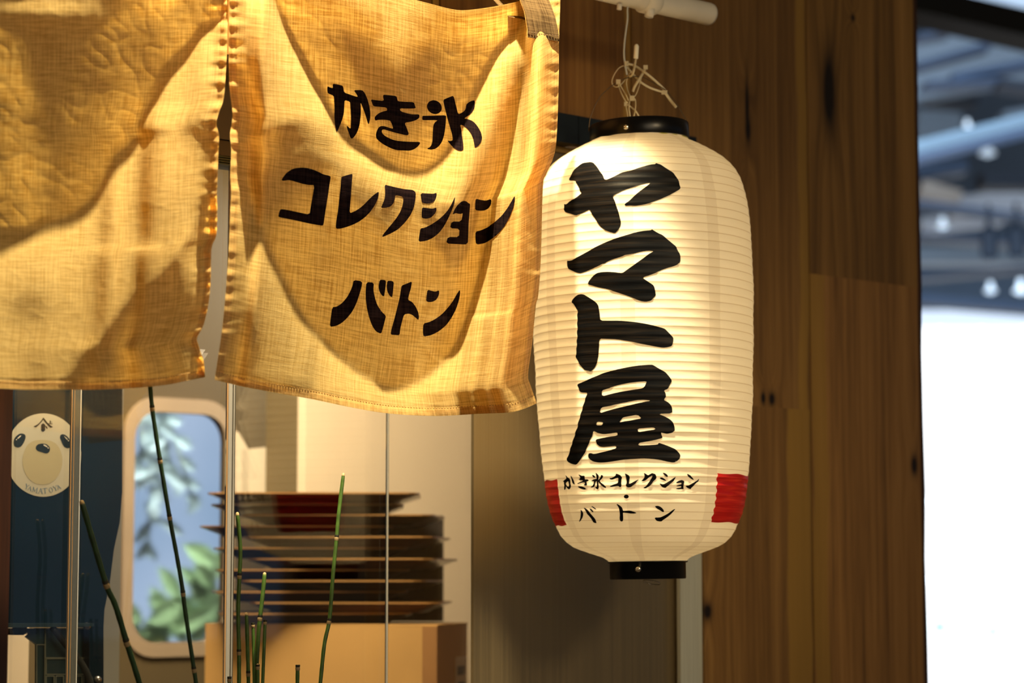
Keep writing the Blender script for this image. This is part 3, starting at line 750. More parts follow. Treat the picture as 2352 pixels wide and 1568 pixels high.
# round sticker on the machine housing
HK = HM + 0.0002
M_ST = plain('sticker_cream', (0.40, 0.37, 0.26), 0.4, 0, 0.03, 3)
st = root('round_sticker', fq(97, 1044, HK), 'round cream sticker with three black beans and a roof crest', 'sticker', rot=FROT)
S = 7.469
def sk(x, y): return (15 + x / S, 940 + y / S)
def flat(name, pts, k, mat, holes=()):
    pts = [sk(*p) for p in pts]
    vo, tr = fill([pts], 50)
    h = HK + 0.0003 * k
    V = [fq(v[0], v[1], h) for v in vo]
    n = len(V); V2 = [v - N * 0.0002 for v in V]
    return mesh_obj(name, V + V2, [list(reversed(t)) for t in tr] + [[i + n for i in t] for t in tr], mat, st)
disc = [(632 + 648 * math.cos(a), 782 + 715 * math.sin(a)) for a in [2 * math.pi * k / 72 for k in range(72)]]
flat('sticker_disc', disc, 1, M_ST)
M_MZ = plain('sticker_tan', (0.35, 0.30, 0.16), 0.4, 0, 0.03, 3)
flat('muzzle_patch', chaikin([(615, 520), (740, 530), (850, 580), (920, 680), (960, 820), (955, 960), (910, 1100), (830, 1210), (720, 1280), (610, 1290), (500, 1275), (400, 1210), (320, 1100), (275, 960), (275, 820), (320, 680), (370, 590), (480, 530)]), 2, M_MZ)
M_BEAN = plain('bean_ink', (0.004, 0.014, 0.018), 0.3); M_CR = plain('crest_ink', (0.006, 0.008, 0.006), 0.4)
M_HL = plain('bean_glint', (0.62, 0.56, 0.42), 0.4)
beans = [[(270, 410), (320, 430), (330, 480), (310, 540), (285, 590), (250, 635), (195, 652), (140, 630), (122, 570), (135, 500), (180, 445), (225, 415)],
         [(960, 422), (1010, 435), (1060, 480), (1100, 540), (1125, 600), (1110, 650), (1050, 665), (1000, 645), (965, 600), (945, 545), (918, 490), (925, 440)],
         [(620, 582), (690, 595), (740, 640), (748, 690), (730, 735), (680, 755), (640, 745), (600, 730), (540, 715), (505, 680), (505, 630), (550, 592)]]
for b_ in beans: flat('bean', chaikin(b_), 3, M_BEAN)
for b_ in ([(185, 495), (240, 445), (253, 453), (200, 503)], [(990, 455), (1040, 500), (1052, 520), (1035, 515), (1000, 472)], [(635, 603), (655, 603), (700, 632), (700, 645), (685, 643), (640, 618)]):
    flat('glint', b_, 4, M_HL)
for cx_, cy_, r_ in ((172, 518, 9), (1062, 535, 9), (716, 660, 10)):
    flat('glint', [(cx_ + r_ * math.cos(a), cy_ + r_ * math.sin(a)) for a in [2 * math.pi * k / 12 for k in range(12)]], 4, M_HL)
for b_ in ([(632, 138), (640, 165), (600, 215), (555, 262), (510, 305), (462, 292), (520, 265), (570, 225), (610, 175)],
           [(632, 138), (665, 175), (700, 225), (740, 265), (800, 300), (760, 312), (720, 280), (680, 235), (640, 185)],
           [(597, 260), (630, 237), (663, 260), (663, 358), (630, 382), (597, 358)], [(663, 278), (685, 285), (708, 320), (700, 332), (675, 300)],
           [(745, 188), (757, 188), (755, 245), (743, 245)], [(755, 210), (782, 213), (780, 222), (755, 218)], [(712, 238), (790, 240), (788, 252), (712, 248)]):
    flat('crest_stroke', b_, 3, M_CR)
M_TXT = plain('sticker_text', (0.10, 0.155, 0.19), 0.4)
def seg(p, q, t):
    dx, dy = q[0] - p[0], q[1] - p[1]; L = math.hypot(dx, dy); nx, ny = -dy / L * t / 2, dx / L * t / 2
    return [(p[0] + nx, p[1] + ny), (q[0] + nx, q[1] + ny), (q[0] - nx, q[1] - ny), (p[0] - nx, p[1] - ny)]
GL = {'Y': [((-30, -42), (0, 2), 13), ((30, -42), (0, 2), 7), ((0, 0), (0, 42), 12), ((-16, 42), (16, 42), 5), ((-42, -42), (-16, -42), 5), ((16, -42), (42, -42), 5)],
      'A': [((0, -42), (-30, 42), 6), ((0, -42), (30, 42), 13), ((-18, 12), (18, 12), 5), ((-42, 42), (-16, 42), 5), ((14, 42), (44, 42), 5)],
      'M': [((-32, -42), (-36, 42), 7), ((-32, -42), (0, 30), 13), ((34, -42), (0, 30), 6), ((34, -42), (38, 42), 13), ((-48, 42), (-24, 42), 5), ((22, 42), (52, 42), 5), ((-44, -42), (-28, -42), 5), ((28, -42), (46, -42), 5)],
      'T': [((-36, -40), (36, -40), 7), ((0, -40), (0, 42), 13), ((-16, 42), (16, 42), 5), ((-36, -40), (-36, -24), 5), ((36, -40), (36, -24), 5)]}
for ch_, cx_, cy_, an, sc in (('Y', 350, 1322, 22, .95), ('A', 402, 1352, 18, .9), ('M', 487, 1378, 12, 1.0), ('A', 585, 1394, 4, 1.05), ('T', 662, 1393, -4, 1.05), ('O', 762, 1380, -12, 1.0), ('Y', 838, 1350, -18, .95), ('A', 893, 1332, -24, .85)):
    ca, sa = math.cos(math.radians(an)), math.sin(math.radians(an))
    def tf(p): return (cx_ + (p[0] * ca - p[1] * sa) * sc, cy_ + (p[0] * sa + p[1] * ca) * sc)
    if ch_ == 'O':
        n = 24; o_ = [tf((34 * math.cos(2 * math.pi * k / n), 43 * math.sin(2 * math.pi * k / n))) for k in range(n)]; i_ = [tf((22 * math.cos(2 * math.pi * k / n), 37 * math.sin(2 * math.pi * k / n))) for k in range(n)]
        V = [fq(*sk(*p), HK + .0009) for p in o_ + i_]
        mesh_obj('letter', V, [(k, (k + 1) % n, n + (k + 1) % n, n + k) for k in range(n)], M_TXT, st)
    else:
        V = []; Fc = []
        for i, (p, q, t_) in enumerate(GL[ch_]):
            b_ = [fq(*sk(*tf(v)), HK + .0009 + .00001 * i) for v in seg(p, q, t_)]
            Fc.append([len(V) + j for j in range(4)]); V += b_
        mesh_obj('letter', V, Fc, M_TXT, st)
# ---------------------------------------------------------------- traced lettering (pixel outlines, crop origin and scale)
def T(ox, oy, s, pts):
    return [(ox + x / s, oy + y / s) for x, y in pts]
def ell(cx, cy, rx, ry, n=28, rot=0.0):
    return [(cx + rx * math.cos(a) * math.cos(rot) - ry * math.sin(a) * math.sin(rot), cy + rx * math.cos(a) * math.sin(rot) + ry * math.sin(a) * math.cos(rot)) for a in [2 * math.pi * k / n for k in range(n)]]
BIG = []
BIG.append(('ヤ', [[T(1280, 360, 7.84, [(600,95),(650,110),(690,150),(730,200),(780,280),(820,330),(860,425),(990,375),(1160,285),(1260,260),(1340,245),(1500,190),(1680,140),(1760,135),(1775,115),(1860,140),(1960,210),(2080,280),(2130,350),(2185,430),(2200,510),(2218,560),(2200,590),(2100,650),(1980,710),(1840,770),(1690,825),(1560,860),(1400,885),(1310,875),(1240,885),(1210,870),(1225,840),(1290,800),(1400,690),(1500,610),(1560,565),(1630,515),(1685,465),(1560,490),(1350,550),(1180,610),(1090,660),(1005,700),(1010,740),(1045,815),(1070,900),(1100,980),(1125,1080),(1150,1180),(1140,1250),(1110,1300),(1080,1340),(1040,1380),(950,1355),(850,1315),(770,1250),(720,1170),(660,1080),(620,1020),(585,950),(520,985),(440,1025),(330,1058),(250,1028),(150,1000),(120,950),(130,900),(125,850),(165,860),(240,790),(330,745),(400,690),(440,655),(410,610),(390,550),(345,470),(325,430),(220,430),(215,400),(250,340),(300,240),(370,180),(450,120),(530,105)])]]))
BIG.append(('マ', [[T(1280, 510, 7.84, [(1700,125),(1760,165),(1820,200),(1890,230),(1960,290),(2060,375),(2140,440),(2160,500),(2215,590),(2215,720),(2150,770),(2080,800),(2000,820),(1900,855),(1800,900),(1680,950),(1530,1000),(1620,1060),(1720,1125),(1750,1170),(1765,1250),(1775,1320),(1730,1370),(1680,1418),(1590,1435),(1500,1420),(1400,1380),(1300,1340),(1200,1305),(1050,1255),(900,1205),(740,1175),(640,1145),(555,1120),(560,1080),(610,1010),(660,955),(720,915),(800,900),(920,895),(1060,905),(1175,918),(1260,855),(1350,790),(1450,720),(1560,640),(1650,570),(1740,525),(1660,515),(1580,520),(1480,540),(1380,570),(1300,582),(1220,590),(1150,625),(1000,670),(900,715),(860,745),(810,755),(700,810),(560,875),(425,925),(370,915),(300,890),(210,845),(183,800),(180,690),(215,695),(270,685),(330,650),(440,590),(560,525),(650,470),(780,405),(900,350),(1040,295),(1160,260),(1300,218),(1400,185),(1560,155),(1690,145)])]]))
BIG.append(('ト', [[T(1280, 660, 7.84, [(435,118),(480,125),(540,160),(620,210),(700,265),(745,330),(755,400),(770,480),(775,595),(940,598),(1110,597),(1300,612),(1450,630),(1600,655),(1760,690),(1870,720),(1940,745),(2000,810),(2060,870),(2090,910),(2085,980),(2060,1055),(1990,1075),(1910,1085),(1800,1070),(1650,1040),(1500,1010),(1300,970),(1080,935),(900,925),(765,922),(755,1050),(750,1150),(740,1250),(720,1350),(690,1430),(650,1480),(610,1510),(550,1500),(500,1490),(450,1440),(400,1380),(370,1310),(330,1250),(350,1190),(345,1100),(360,1040),(350,960),(370,890),(355,800),(372,740),(358,650),(372,580),(360,495),(378,430),(340,370),(300,300),(258,262),(280,215),(330,160),(380,127)])]]))
YA = [(1300,103),(1330,110),(1400,155),(1490,200),(1540,255),(1590,325),(1560,380),(1530,440),(1475,460),(1500,500),(1505,550),(1485,570),(1480,598),(1530,620),(1570,660),(1590,700),(1592,780),(1400,785),(1480,815),(1560,860),(1600,900),(1620,950),(1628,1015),(1590,1045),(1520,1060),(1470,1050),(1435,1042),(1445,1080),(1460,1120),(1340,1150),(1220,1170),(1135,1185),(1120,1222),(1250,1218),(1390,1210),(1405,1183),(1470,1205),(1560,1240),(1640,1275),(1690,1330),(1705,1365),(1690,1410),(1640,1450),(1600,1460),(1520,1445),(1420,1420),(1300,1405),(1180,1400),(1020,1410),(900,1420),(780,1440),(680,1455),(590,1460),(500,1445),(450,1410),(428,1375),(435,1335),(465,1325),(510,1340),(600,1320),(700,1295),(820,1262),(815,1228),(720,1238),(640,1245),(590,1238),(550,1205),(530,1140),(620,1120),(720,1100),(835,1085),(835,1040),(740,1055),(640,1066),(570,1050),(500,1020),(490,1090),(460,1140),(440,1200),(410,1260),(390,1320),(350,1380),(310,1440),(270,1490),(210,1480),(150,1450),(130,1410),(160,1360),(180,1290),(180,1270),(210,1200),(215,1160),(250,1080),(250,1040),(290,960),(285,920),(320,830),(320,800),(350,730),(355,680),(385,610),(390,570),(425,492),(340,490),(310,470),(300,430),(278,385),(300,365),(340,350),(460,295),(560,255),(640,220),(760,185),(880,160),(1000,135),(1150,112)]
YH = [[(620,460),(700,435),(800,400),(900,375),(1000,355),(1120,340),(1240,333),(1225,370),(1210,405),(1180,430),(1050,450),(900,475),(760,505),(622,543)],
      [(610,695),(720,675),(860,645),(1000,615),(1100,595),(1200,590),(1305,600),(1150,630),(1000,665),(850,700),(720,735),(588,777)],
      [(915,832),(1000,815),(1110,795),(1170,848),(1080,862),(1000,880),(930,888),(860,905),(890,860)],
      [(555,892),(640,900),(622,942),(540,940)], [(1112,990),(1230,980),(1335,972),(1365,1000),(1240,1018),(1122,1038)]]
BIG.append(('屋', [[T(1280, 820, 6.03, YA)] + [T(1280, 820, 6.03, h) for h in YH]]))
A = lambda p: T(1280, 1075, 11.2, p)
B = lambda p: T(1440, 1075, 11.2, p)
SMALL = [
 ('か', [[A([(212,175),(250,205),(275,235),(310,250),(340,290),(345,340),(345,400),(362,450),(350,500),(318,545),(280,530),(250,490),(235,455),(225,520),(205,560),(185,540),(182,500),(190,440),(180,400),(178,350),(150,340),(190,300),(230,270),(240,240)]), A([(225,380),(290,325),(300,380),(310,430),(300,475),(270,460),(235,425)])],
        [A([(340,190),(380,215),(410,270),(435,320),(450,380),(460,415),(430,410),(400,385),(385,330),(365,250)])]]),
 ('き', [[A([(550,158),(600,175),(640,195),(680,190),(712,200),(712,250),(720,290),(760,280),(800,290),(818,310),(800,330),(760,345),(765,380),(775,420),(760,445),(720,445),(685,430),(715,400),(710,360),(650,370),(590,390),(540,405),(515,390),(570,365),(640,335),(665,310),(600,305),(548,280),(600,250),(590,215),(565,190)])],
        [A([(530,465),(600,460),(680,475),(730,505),(748,530),(720,548),(670,545),(600,520),(550,490)])]]),
 ('氷', [[A([(895,175),(930,172),(970,195),(988,235),(960,245),(920,220)])],
        [A([(985,112),(1030,140),(1075,190),(1065,250),(1060,320),(1060,380),(1075,450),(1070,510),(1040,547),(1000,520),(975,470),(1020,480),(1025,400),(1015,320),(1015,240),(1005,170)])],
        [A([(880,320),(940,285),(1020,265),(1020,330),(985,360),(975,420),(960,470),(900,495),(858,485),(920,440),(945,390),(945,335),(895,338)])],
        [A([(1055,310),(1090,270),(1120,220),(1135,165),(1180,190),(1185,220),(1150,270),(1095,325),(1130,370),(1200,420),(1265,480),(1255,508),(1200,490),(1130,430),(1080,370),(1055,350)])]]),
 ('コ', [[A([(1335,255),(1400,245),(1460,215),(1510,180),(1505,140),(1550,145),(1620,175),(1672,235),(1650,300),(1645,380),(1655,440),(1640,480),(1610,482),(1570,450),(1480,465),(1400,478),(1345,465),(1390,440),(1480,410),(1560,380),(1570,300),(1575,260),(1560,240),(1500,260),(1410,295),(1370,285)])]]),
 ('レ', [[A([(1735,130),(1790,150),(1850,190),(1868,230),(1857,300),(1842,405),(1922,375),(1992,330),(2087,290),(2092,300),(2042,350),(2002,405),(1932,450),(1902,480),(1832,495),(1780,470),(1762,430),(1785,390),(1785,300),(1770,220)])]]),
 ('ク', [[B([(430,125),(470,130),(540,185),(600,150),(640,125),(720,145),(745,180),(762,235),(740,280),(670,345),(640,400),(580,460),(520,490),(490,515),(430,512),(430,495),(500,450),(550,380),(600,310),(640,240),(655,185),(600,210),(540,255),(480,310),(420,335),(365,330),(400,300),(450,230),(460,190)])]]),
 ('シ', [[B([(915,120),(945,115),(1000,135),(1045,180),(1052,220),(1020,220),(980,195),(940,150)])], [B([(840,240),(890,232),(940,250),(990,295),(1012,325),(980,325),(910,300),(860,275)])],
        [B([(838,400),(870,395),(900,410),(950,410),(1020,370),(1100,320),(1160,280),(1210,240),(1258,215),(1230,270),(1200,325),(1140,380),(1080,430),(1030,465),(990,505),(950,500),(900,480),(870,440)])]]),
 ('ョ', [[B([(1258,365),(1320,325),(1400,300),(1450,315),(1475,345),(1460,400),(1450,460),(1455,540),(1400,535),(1320,542),(1258,530),(1270,512),(1340,500),(1390,490),(1390,455),(1330,460),(1270,462),(1275,440),(1340,425),(1395,412),(1400,372),(1340,378),(1280,388)])]]),
 ('ン', [[B([(1540,148),(1570,150),(1630,185),(1690,250),(1718,295),(1690,298),(1620,250),(1565,205)])], [B([(1508,465),(1525,440),(1580,440),(1660,400),(1740,350),(1810,310),(1845,265),(1850,285),(1825,345),(1780,375),(1700,460),(1650,505),(1640,535),(1600,530),(1540,495)])]]),
 ('・', [[A(ell(1778, 727, 64, 52, 14))]]),
 ('バ', [[A([(605,1060),(650,1100),(675,1150),(672,1210),(650,1280),(610,1345),(572,1378),(565,1350),(600,1280),(608,1200),(612,1120)])], [A([(680,1008),(730,1025),(800,1080),(860,1160),(930,1240),(980,1300),(1018,1395),(990,1408),(930,1385),(890,1310),(830,1230),(770,1170),(740,1100)])],
        [A([(835,1030),(880,1045),(920,1085),(940,1120),(920,1128),(880,1105),(850,1070)])], [A([(875,965),(920,980),(980,1020),(1012,1065),(980,1055),(920,1015)])]]),
 ('ト', [[A([(1525,925),(1550,915),(1620,960),(1670,1010),(1690,1080),(1700,1095),(1792,1090),(1850,1085),(1920,1095),(1990,1120),(2045,1148),(1990,1160),(1900,1162),(1792,1145),(1690,1135),(1695,1200),(1700,1290),(1690,1350),(1650,1368),(1615,1340),(1605,1270),(1615,1200),(1605,1120),(1595,1040),(1560,970)])]]),
 ('ン', [[B([(720,970),(780,960),(840,975),(900,1015),(940,1070),(952,1110),(930,1125),(890,1105),(830,1070),(770,1035),(735,1000)])], [B([(712,1280),(740,1262),(800,1265),(870,1255),(950,1215),(1030,1175),(1100,1125),(1170,1075),(1230,1042),(1235,1060),(1190,1110),(1130,1175),(1060,1235),(1000,1280),(920,1330),(890,1362),(820,1362),(760,1345),(730,1310)])]]),
]
N1 = lambda p: T(740, 180, 8.7125, p)
N2 = lambda p: T(940, 200, 9.8, p)
N3 = lambda p: T(630, 375, 9.224, p)
N4 = lambda p: T(860, 410, 6.9176, p)
N5 = lambda p: T(740, 630, 7.127, p)
CLOTH = [
 ('か', [[N1([(205,105),(300,118),(405,145),(420,180),(435,280),(560,325),(715,375),(680,310),(625,232),(800,232),(850,290),(900,400),(940,540),(962,680),(960,800),(930,925),(905,880),(860,720),(800,560),(765,480),(772,600),(770,720),(755,880),(725,1010),(680,1110),(620,1190),(590,1208),(560,1190),(530,1100),(490,990),(488,938),(530,980),(565,1010),(572,850),(570,700),(560,560),(555,465),(445,430),(440,560),(430,700),(400,820),(350,940),(310,1040),(288,1070),(268,1040),(250,920),(238,780),(242,600),(235,450),(228,345),(110,300),(100,260),(98,155),(150,178),(212,195)])]]),
 ('き', [[N1([(1220,325),(1340,335),(1480,352),(1495,400),(1510,458),(1660,468),(1830,475),(1850,540),(1870,600),(1700,603),(1548,598),(1565,660),(1700,700),(1800,720),(1930,718),(1942,750),(1935,790),(1880,830),(1780,865),(1640,885),(1690,1000),(1728,1110),(1700,1142),(1580,1115),(1440,1080),(1330,1045),(1240,1020),(1200,1025),(1188,1060),(1210,1110),(1270,1160),(1370,1210),(1480,1245),(1640,1262),(1800,1268),(1940,1270),(1958,1295),(1920,1350),(1860,1400),(1800,1430),(1740,1445),(1600,1442),(1480,1435),(1370,1395),(1240,1330),(1140,1260),(1080,1195),(1072,1120),(1095,1040),(1130,975),(1180,950),(1250,955),(1340,985),(1420,1008),(1395,920),(1362,845),(1280,828),(1180,825),(1100,830),(1072,845),(1050,820),(1048,780),(1070,745),(1130,695),(1210,660),(1300,642),(1285,582),(1160,570),(1020,555),(1000,500),(970,418),(1080,435),(1235,450),(1215,370)])]]),
 ('氷', [[N2(ell(560, 450, 172, 150, 30, 0.5))],
        [N2([(290,650),(310,645),(600,640),(825,632),(822,700),(815,820),(800,960),(775,1100),(730,1230),(670,1320),(590,1385),(490,1408),(410,1395),(400,1378),(450,1355),(490,1310),(515,1230),(520,1100),(525,980),(535,860),(570,790),(640,740),(300,745),(285,720)])],
        [N2([(755,285),(850,245),(970,195),(1000,220),(1030,350),(1060,470),(1095,610),(1180,575),(1240,530),(1268,480),(1275,400),(1320,350),(1400,310),(1475,298),(1485,360),(1475,470),(1430,560),(1350,640),(1230,710),(1330,725),(1430,765),(1500,830),(1570,930),(1620,1040),(1640,1150),(1610,1250),(1550,1330),(1475,1372),(1465,1280),(1440,1150),(1380,1020),(1290,920),(1220,870),(1145,845),(1175,960),(1195,1090),(1215,1230),(1228,1400),(1195,1435),(1140,1442),(1060,1410),(980,1350),(900,1265),(855,1205),(920,1215),(980,1195),(955,1050),(910,900),(850,690),(800,490)])]]),
 ('コ', [[N3([(145,350),(180,290),(250,200),(350,130),(450,98),(580,88),(700,98),(830,135),(940,185),(1040,235),(1150,258),(1188,280),(1185,330),(1165,440),(1130,680),(1090,930),(1060,1130),(1035,1300),(1010,1320),(880,1300),(720,1270),(500,1220),(280,1175),(100,1140),(80,1120),(95,1040),(125,962),(300,990),(500,1035),(740,1085),(765,930),(800,720),(845,460),(740,460),(620,440),(500,405),(380,370),(290,352),(180,372)])]]),
 ('レ', [[N3([(1420,285),(1500,262),(1640,222),(1652,240),(1640,400),(1625,640),(1608,850),(1590,1055),(1700,1015),(1800,955),(1900,870),(2000,765),(2100,670),(2205,598),(2210,650),(2185,770),(2120,900),(2030,1030),(1920,1140),(1800,1230),(1660,1300),(1520,1350),(1400,1382),(1315,1385),(1295,1350),(1310,1200),(1345,1000),(1370,750),(1395,540),(1410,350)])]]),
 ('ク', [[N4([(158,100),(230,115),(350,145),(480,172),(600,180),(645,210),(655,250),(645,340),(620,470),(570,580),(480,700),(380,800),(260,870),(130,928),(120,910),(180,830),(270,720),(350,620),(410,520),(445,420),(460,290),(325,260),(318,330),(295,400),(240,450),(170,465),(100,465),(130,400),(160,320),(168,200)])]]),
 ('シ', [[N4([(728,232),(850,240),(930,245),(985,228),(990,260),(970,330),(930,380),(860,400),(760,390),(745,340)])], [N4([(755,458),(830,468),(920,480),(985,460),(985,510),(950,570),(890,625),(820,638),(748,625),(748,540)])],
        [N4([(728,790),(800,780),(900,730),(1000,665),(1090,590),(1170,500),(1230,400),(1283,282),(1275,360),(1240,480),(1180,620),(1110,750),(1030,860),(930,940),(820,990),(695,1003),(710,900)])]]),
 ('ョ', [[N4([(1240,575),(1265,500),(1310,430),(1370,370),(1420,352),(1460,362),(1490,390),(1518,400),(1505,560),(1490,720),(1488,880),(1480,1045),(1320,1040),(1140,1030),(1165,925),(1340,930),(1350,795),(1200,788),(1228,680),(1375,682),(1405,545),(1370,560),(1330,558),(1290,545)])]]),
 ('ン', [[N4([(1605,318),(1680,335),(1760,350),(1840,325),(1855,350),(1845,420),(1800,480),(1740,508),(1660,510),(1595,498),(1598,400)])], [N4([(1600,842),(1690,820),(1800,770),(1920,690),(2030,590),(2120,470),(2190,350),(2235,272),(2240,330),(2215,460),(2160,600),(2080,750),(1980,870),(1860,970),(1740,1030),(1610,1048),(1598,950)])]]),
 ('バ', [[N5([(512,90),(655,112),(640,220),(600,350),(560,470),(490,610),(400,720),(310,800),(220,845),(120,857),(135,720),(160,535),(240,525),(320,470),(400,380),(460,270),(495,180)])], [N5([(722,122),(845,135),(835,250),(860,380),(900,500),(970,610),(1042,678),(1020,760),(990,880),(962,972),(880,935),(820,850),(770,720),(730,560),(712,420),(708,280)])],
        [N5([(940,88),(1000,88),(1042,100),(1035,200),(1020,300),(1010,360),(975,345),(935,280),(918,200)])], [N5([(1065,105),(1120,103),(1168,120),(1160,220),(1150,320),(1140,375),(1105,355),(1065,290),(1050,200)])]]),
 ('ト', [[N5([(1295,182),(1380,150),(1468,112),(1450,220),(1420,320),(1398,415),(1470,450),(1530,530),(1570,620),(1582,700),(1570,748),(1530,710),(1470,660),(1410,638),(1335,655),(1300,780),(1275,880),(1262,995),(1190,990),(1115,985),(1130,890),(1180,720),(1230,520),(1265,370),(1285,250)])]]),
 ('ン', [[N5([(1722,250),(1790,268),(1850,282),(1912,258),(1915,310),(1895,370),(1860,420),(1800,448),(1740,452),(1698,435),(1705,350)])], [N5([(1655,800),(1750,780),(1850,730),(1960,650),(2060,540),(2140,430),(2200,320),(2248,248),(2255,300),(2235,420),(2190,560),(2120,700),(2030,830),(1910,930),(1780,995),(1655,1018),(1645,930)])]]),
]
# ---------------------------------------------------------------- the hall outside, far beyond the end of the wall
def hp(px, py, Y): return at(px, py, Y)
hall = root('wall_far', hp(2130, 1600, 24), 'bright glazed end wall of the hall beyond the timber', None, None, 'structure')
M_DAY = plain('daylit_glass', (0.9, 0.95, 1.0), 0.5, emis=((0.97, 0.985, 1.0), 1.6))
M_DAY2 = plain('daylit_glass_blue', (0.7, 0.8, 1.0), 0.5, emis=((0.66, 0.80, 0.98), 1.0))
M_HB = plain('hall_blue', (0.11, 0.17, 0.26), 0.7, 0, 0.3, 0.3)
M_HP = plain('hall_pale', (0.30, 0.40, 0.52), 0.6, 0, 0.2, 0.5)
M_HN = plain('hall_navy', (0.006, 0.016, 0.034), 0.6)
M_HM = plain('hall_slate', (0.05, 0.09, 0.17), 0.6)
def hquad(name, x0, y0, x1, y1, Y, mat, par, dep=0.1):
    bm = bmesh.new()
    hexa(bm, [hp(x0, y1, Y), hp(x1, y1, Y), hp(x1, y1, Y) + Vector((0, dep, 0)), hp(x0, y1, Y) + Vector((0, dep, 0)), hp(x0, y0, Y), hp(x1, y0, Y), hp(x1, y0, Y) + Vector((0, dep, 0)), hp(x0, y0, Y) + Vector((0, dep, 0))])
    return bm_obj(name, bm, mat, par)
for i, (x0, x1) in enumerate(((2040, 2157), (2161, 2252), (2256, 2347), (2351, 2450))):
    hquad('daylit_pane', x0, 752, x1, 1148, 24, M_DAY, hall)
    hquad('daylit_pane', x0, 1153, x1, 1330, 24, M_DAY, hall)
    hquad('daylit_pane', x0, 1334, x1, 1800, 24, M_DAY, hall)
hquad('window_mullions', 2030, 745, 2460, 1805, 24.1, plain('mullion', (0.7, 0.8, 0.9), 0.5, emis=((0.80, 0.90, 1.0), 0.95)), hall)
hquad('upper_light_band', 2030, 712, 2460, 752, 24, M_DAY2, hall)
hquad('upper_wall', 2030, -200, 2460, 712, 25, M_HB, hall)
for x, y, ww, hh in ((2160, 1440, 26, 34), (2282, 1450, 20, 30), (2210, 1345, 30, 10), (2338, 1160, 24, 12)):
    hquad('pale_notice', x - ww / 2, y - hh / 2, x + ww / 2, y + hh / 2, 23.85, plain('notice_pale', (0.25, 0.5, 0.48), 0.6, emis=((0.62, 0.85, 0.92), 0.9)), hall)
# unseen glazed side of the hall, its glowing panes added for cool reflections
side = root('added_wall_right', Vector((9.0, 0.0, 0.0)), 'unseen glazed side wall added right of the picture for its reflections', None, None, 'structure')
for i in range(5):
    bm = bmesh.new(); y0 = -5.0 + i * 2.3
    hexa(bm, [Vector(v) for v in ((9, y0, 1.2), (9.05, y0, 1.2), (9.05, y0 + 1.7, 1.2), (9, y0 + 1.7, 1.2), (9, y0, 3.6), (9.05, y0, 3.6), (9.05, y0 + 1.7, 3.6), (9, y0 + 1.7, 3.6))])
    bm_obj('daylit_pane', bm, plain('side_glow', (0.5, 0.6, 0.7), 0.5, emis=((0.40, 0.64, 1.0), 0.16)), side)  # added unseen glowing pane, only for cool reflections
ceil = root('ceiling', hp(2240, 300, 16), 'blue-grey steel roof structure of the hall', None, None, 'structure')
def beam(name, x0, y0, x1, y1, wpx, mat, Y, dep=0.3):
    a, b = hp(x0, y0, Y), hp(x1, y1, Y)
    bm = bmesh.new(); bar(bm, a, b, dep, wpx * Y / F, UPV); return bm_obj(name, bm, mat, ceil)
beam('roof_panel', 2080, 175, 2420, 110, 130, M_HP, 19)
beam('roof_panel', 2180, 0, 2420, 0, 60, plain('skylight', (0.5, 0.6, 0.7), 0.5, emis=((0.40, 0.55, 0.76), 0.9)), 19)
beam('main_beam', 2080, 8, 2420, 86, 62, M_HN, 11)
for x0, y0, x1, y1, ww in ((2100, 158, 2270, 110, 12), (2180, 186, 2420, 138, 16), (2100, 92, 2180, 78, 8), (2120, 200, 2300, 190, 10)):
    beam('purlin', x0, y0, x1, y1, ww, M_HM, 16)
beam('purlin', 2290, 196, 2420, 216, 16, M_HN, 15)
beam('tie_beam', 2080, 352, 2420, 268, 30, plain('tie_blue', (0.24, 0.38, 0.52), 0.5), 14)
beam('tie_beam', 2080, 374, 2420, 290, 9, M_HM, 13.8)
beam('lower_beam', 2100, 470, 2420, 510, 10, M_HM, 17)
beam('lower_beam', 2100, 690, 2420, 716, 20, M_HM, 18)
beam('lower_beam', 2100, 640, 2420, 612, 12, M_HM, 19)
beam('lower_beam', 2100, 545, 2420, 566, 12, M_HM, 19)
beam('duct', 2250, 418, 2420, 418, 34, M_HN, 18)
beam('duct', 2130, 232, 2240, 232, 26, M_HN, 20)
beam('duct', 2100, 400, 2215, 385, 30, M_HM, 20)
beam('bright_panel', 2110, 435, 2200, 460, 34, plain('warm_panel', (0.6, 0.55, 0.5), 0.5), 20)
beam('bright_panel', 2180, 480, 2420, 452, 46, plain('white_panel', (0.75, 0.85, 1.0), 0.5), 21)
beam('bright_panel', 2110, 520, 2300, 500, 30, plain('white_panel', (0.75, 0.85, 1.0), 0.5), 22)
beam('bright_panel', 2100, 590, 2420, 590, 36, M_HP, 22)
beam('bright_panel', 2300, 285, 2420, 262, 44, M_HP, 20)
beam('bright_panel', 2100, 290, 2200, 300, 70, M_HP, 21)
for x, y, r, e, pos in ((2222, 288, 9, 1.6, 'topmost, above the pale tie beam'), (2268, 352, 20, 0.35, 'larger dim one just under the tie beam'), (2275, 668, 14, 1.2, 'lowest, left of the brighter one'), (2345, 668, 18, 1.5, 'lowest, at the right edge'), (2165, 520, 14, 0.8, 'beside the timber edge')):
    bm = bmesh.new(); c = hp(x, y, 17.5); rr = r * 17.5 / F
    lathe(bm, [(rr * .35, rr * 1.5), (rr * .5, rr * .5), (rr, 0), (rr * .98, -rr * .12), (0.001, -rr * .5)], c, UPV, 16)
    o = bm_obj('hall_lamp', bm, plain('lamp_glow_%d' % int(e * 100), (0.8, 0.9, 1.0), 0.5, emis=((0.62, 0.80, 1.0), e)), base=c)
    tag(o, 'blurred round hall lamp, ' + pos, 'lamp', 'round lamps under the hall roof')
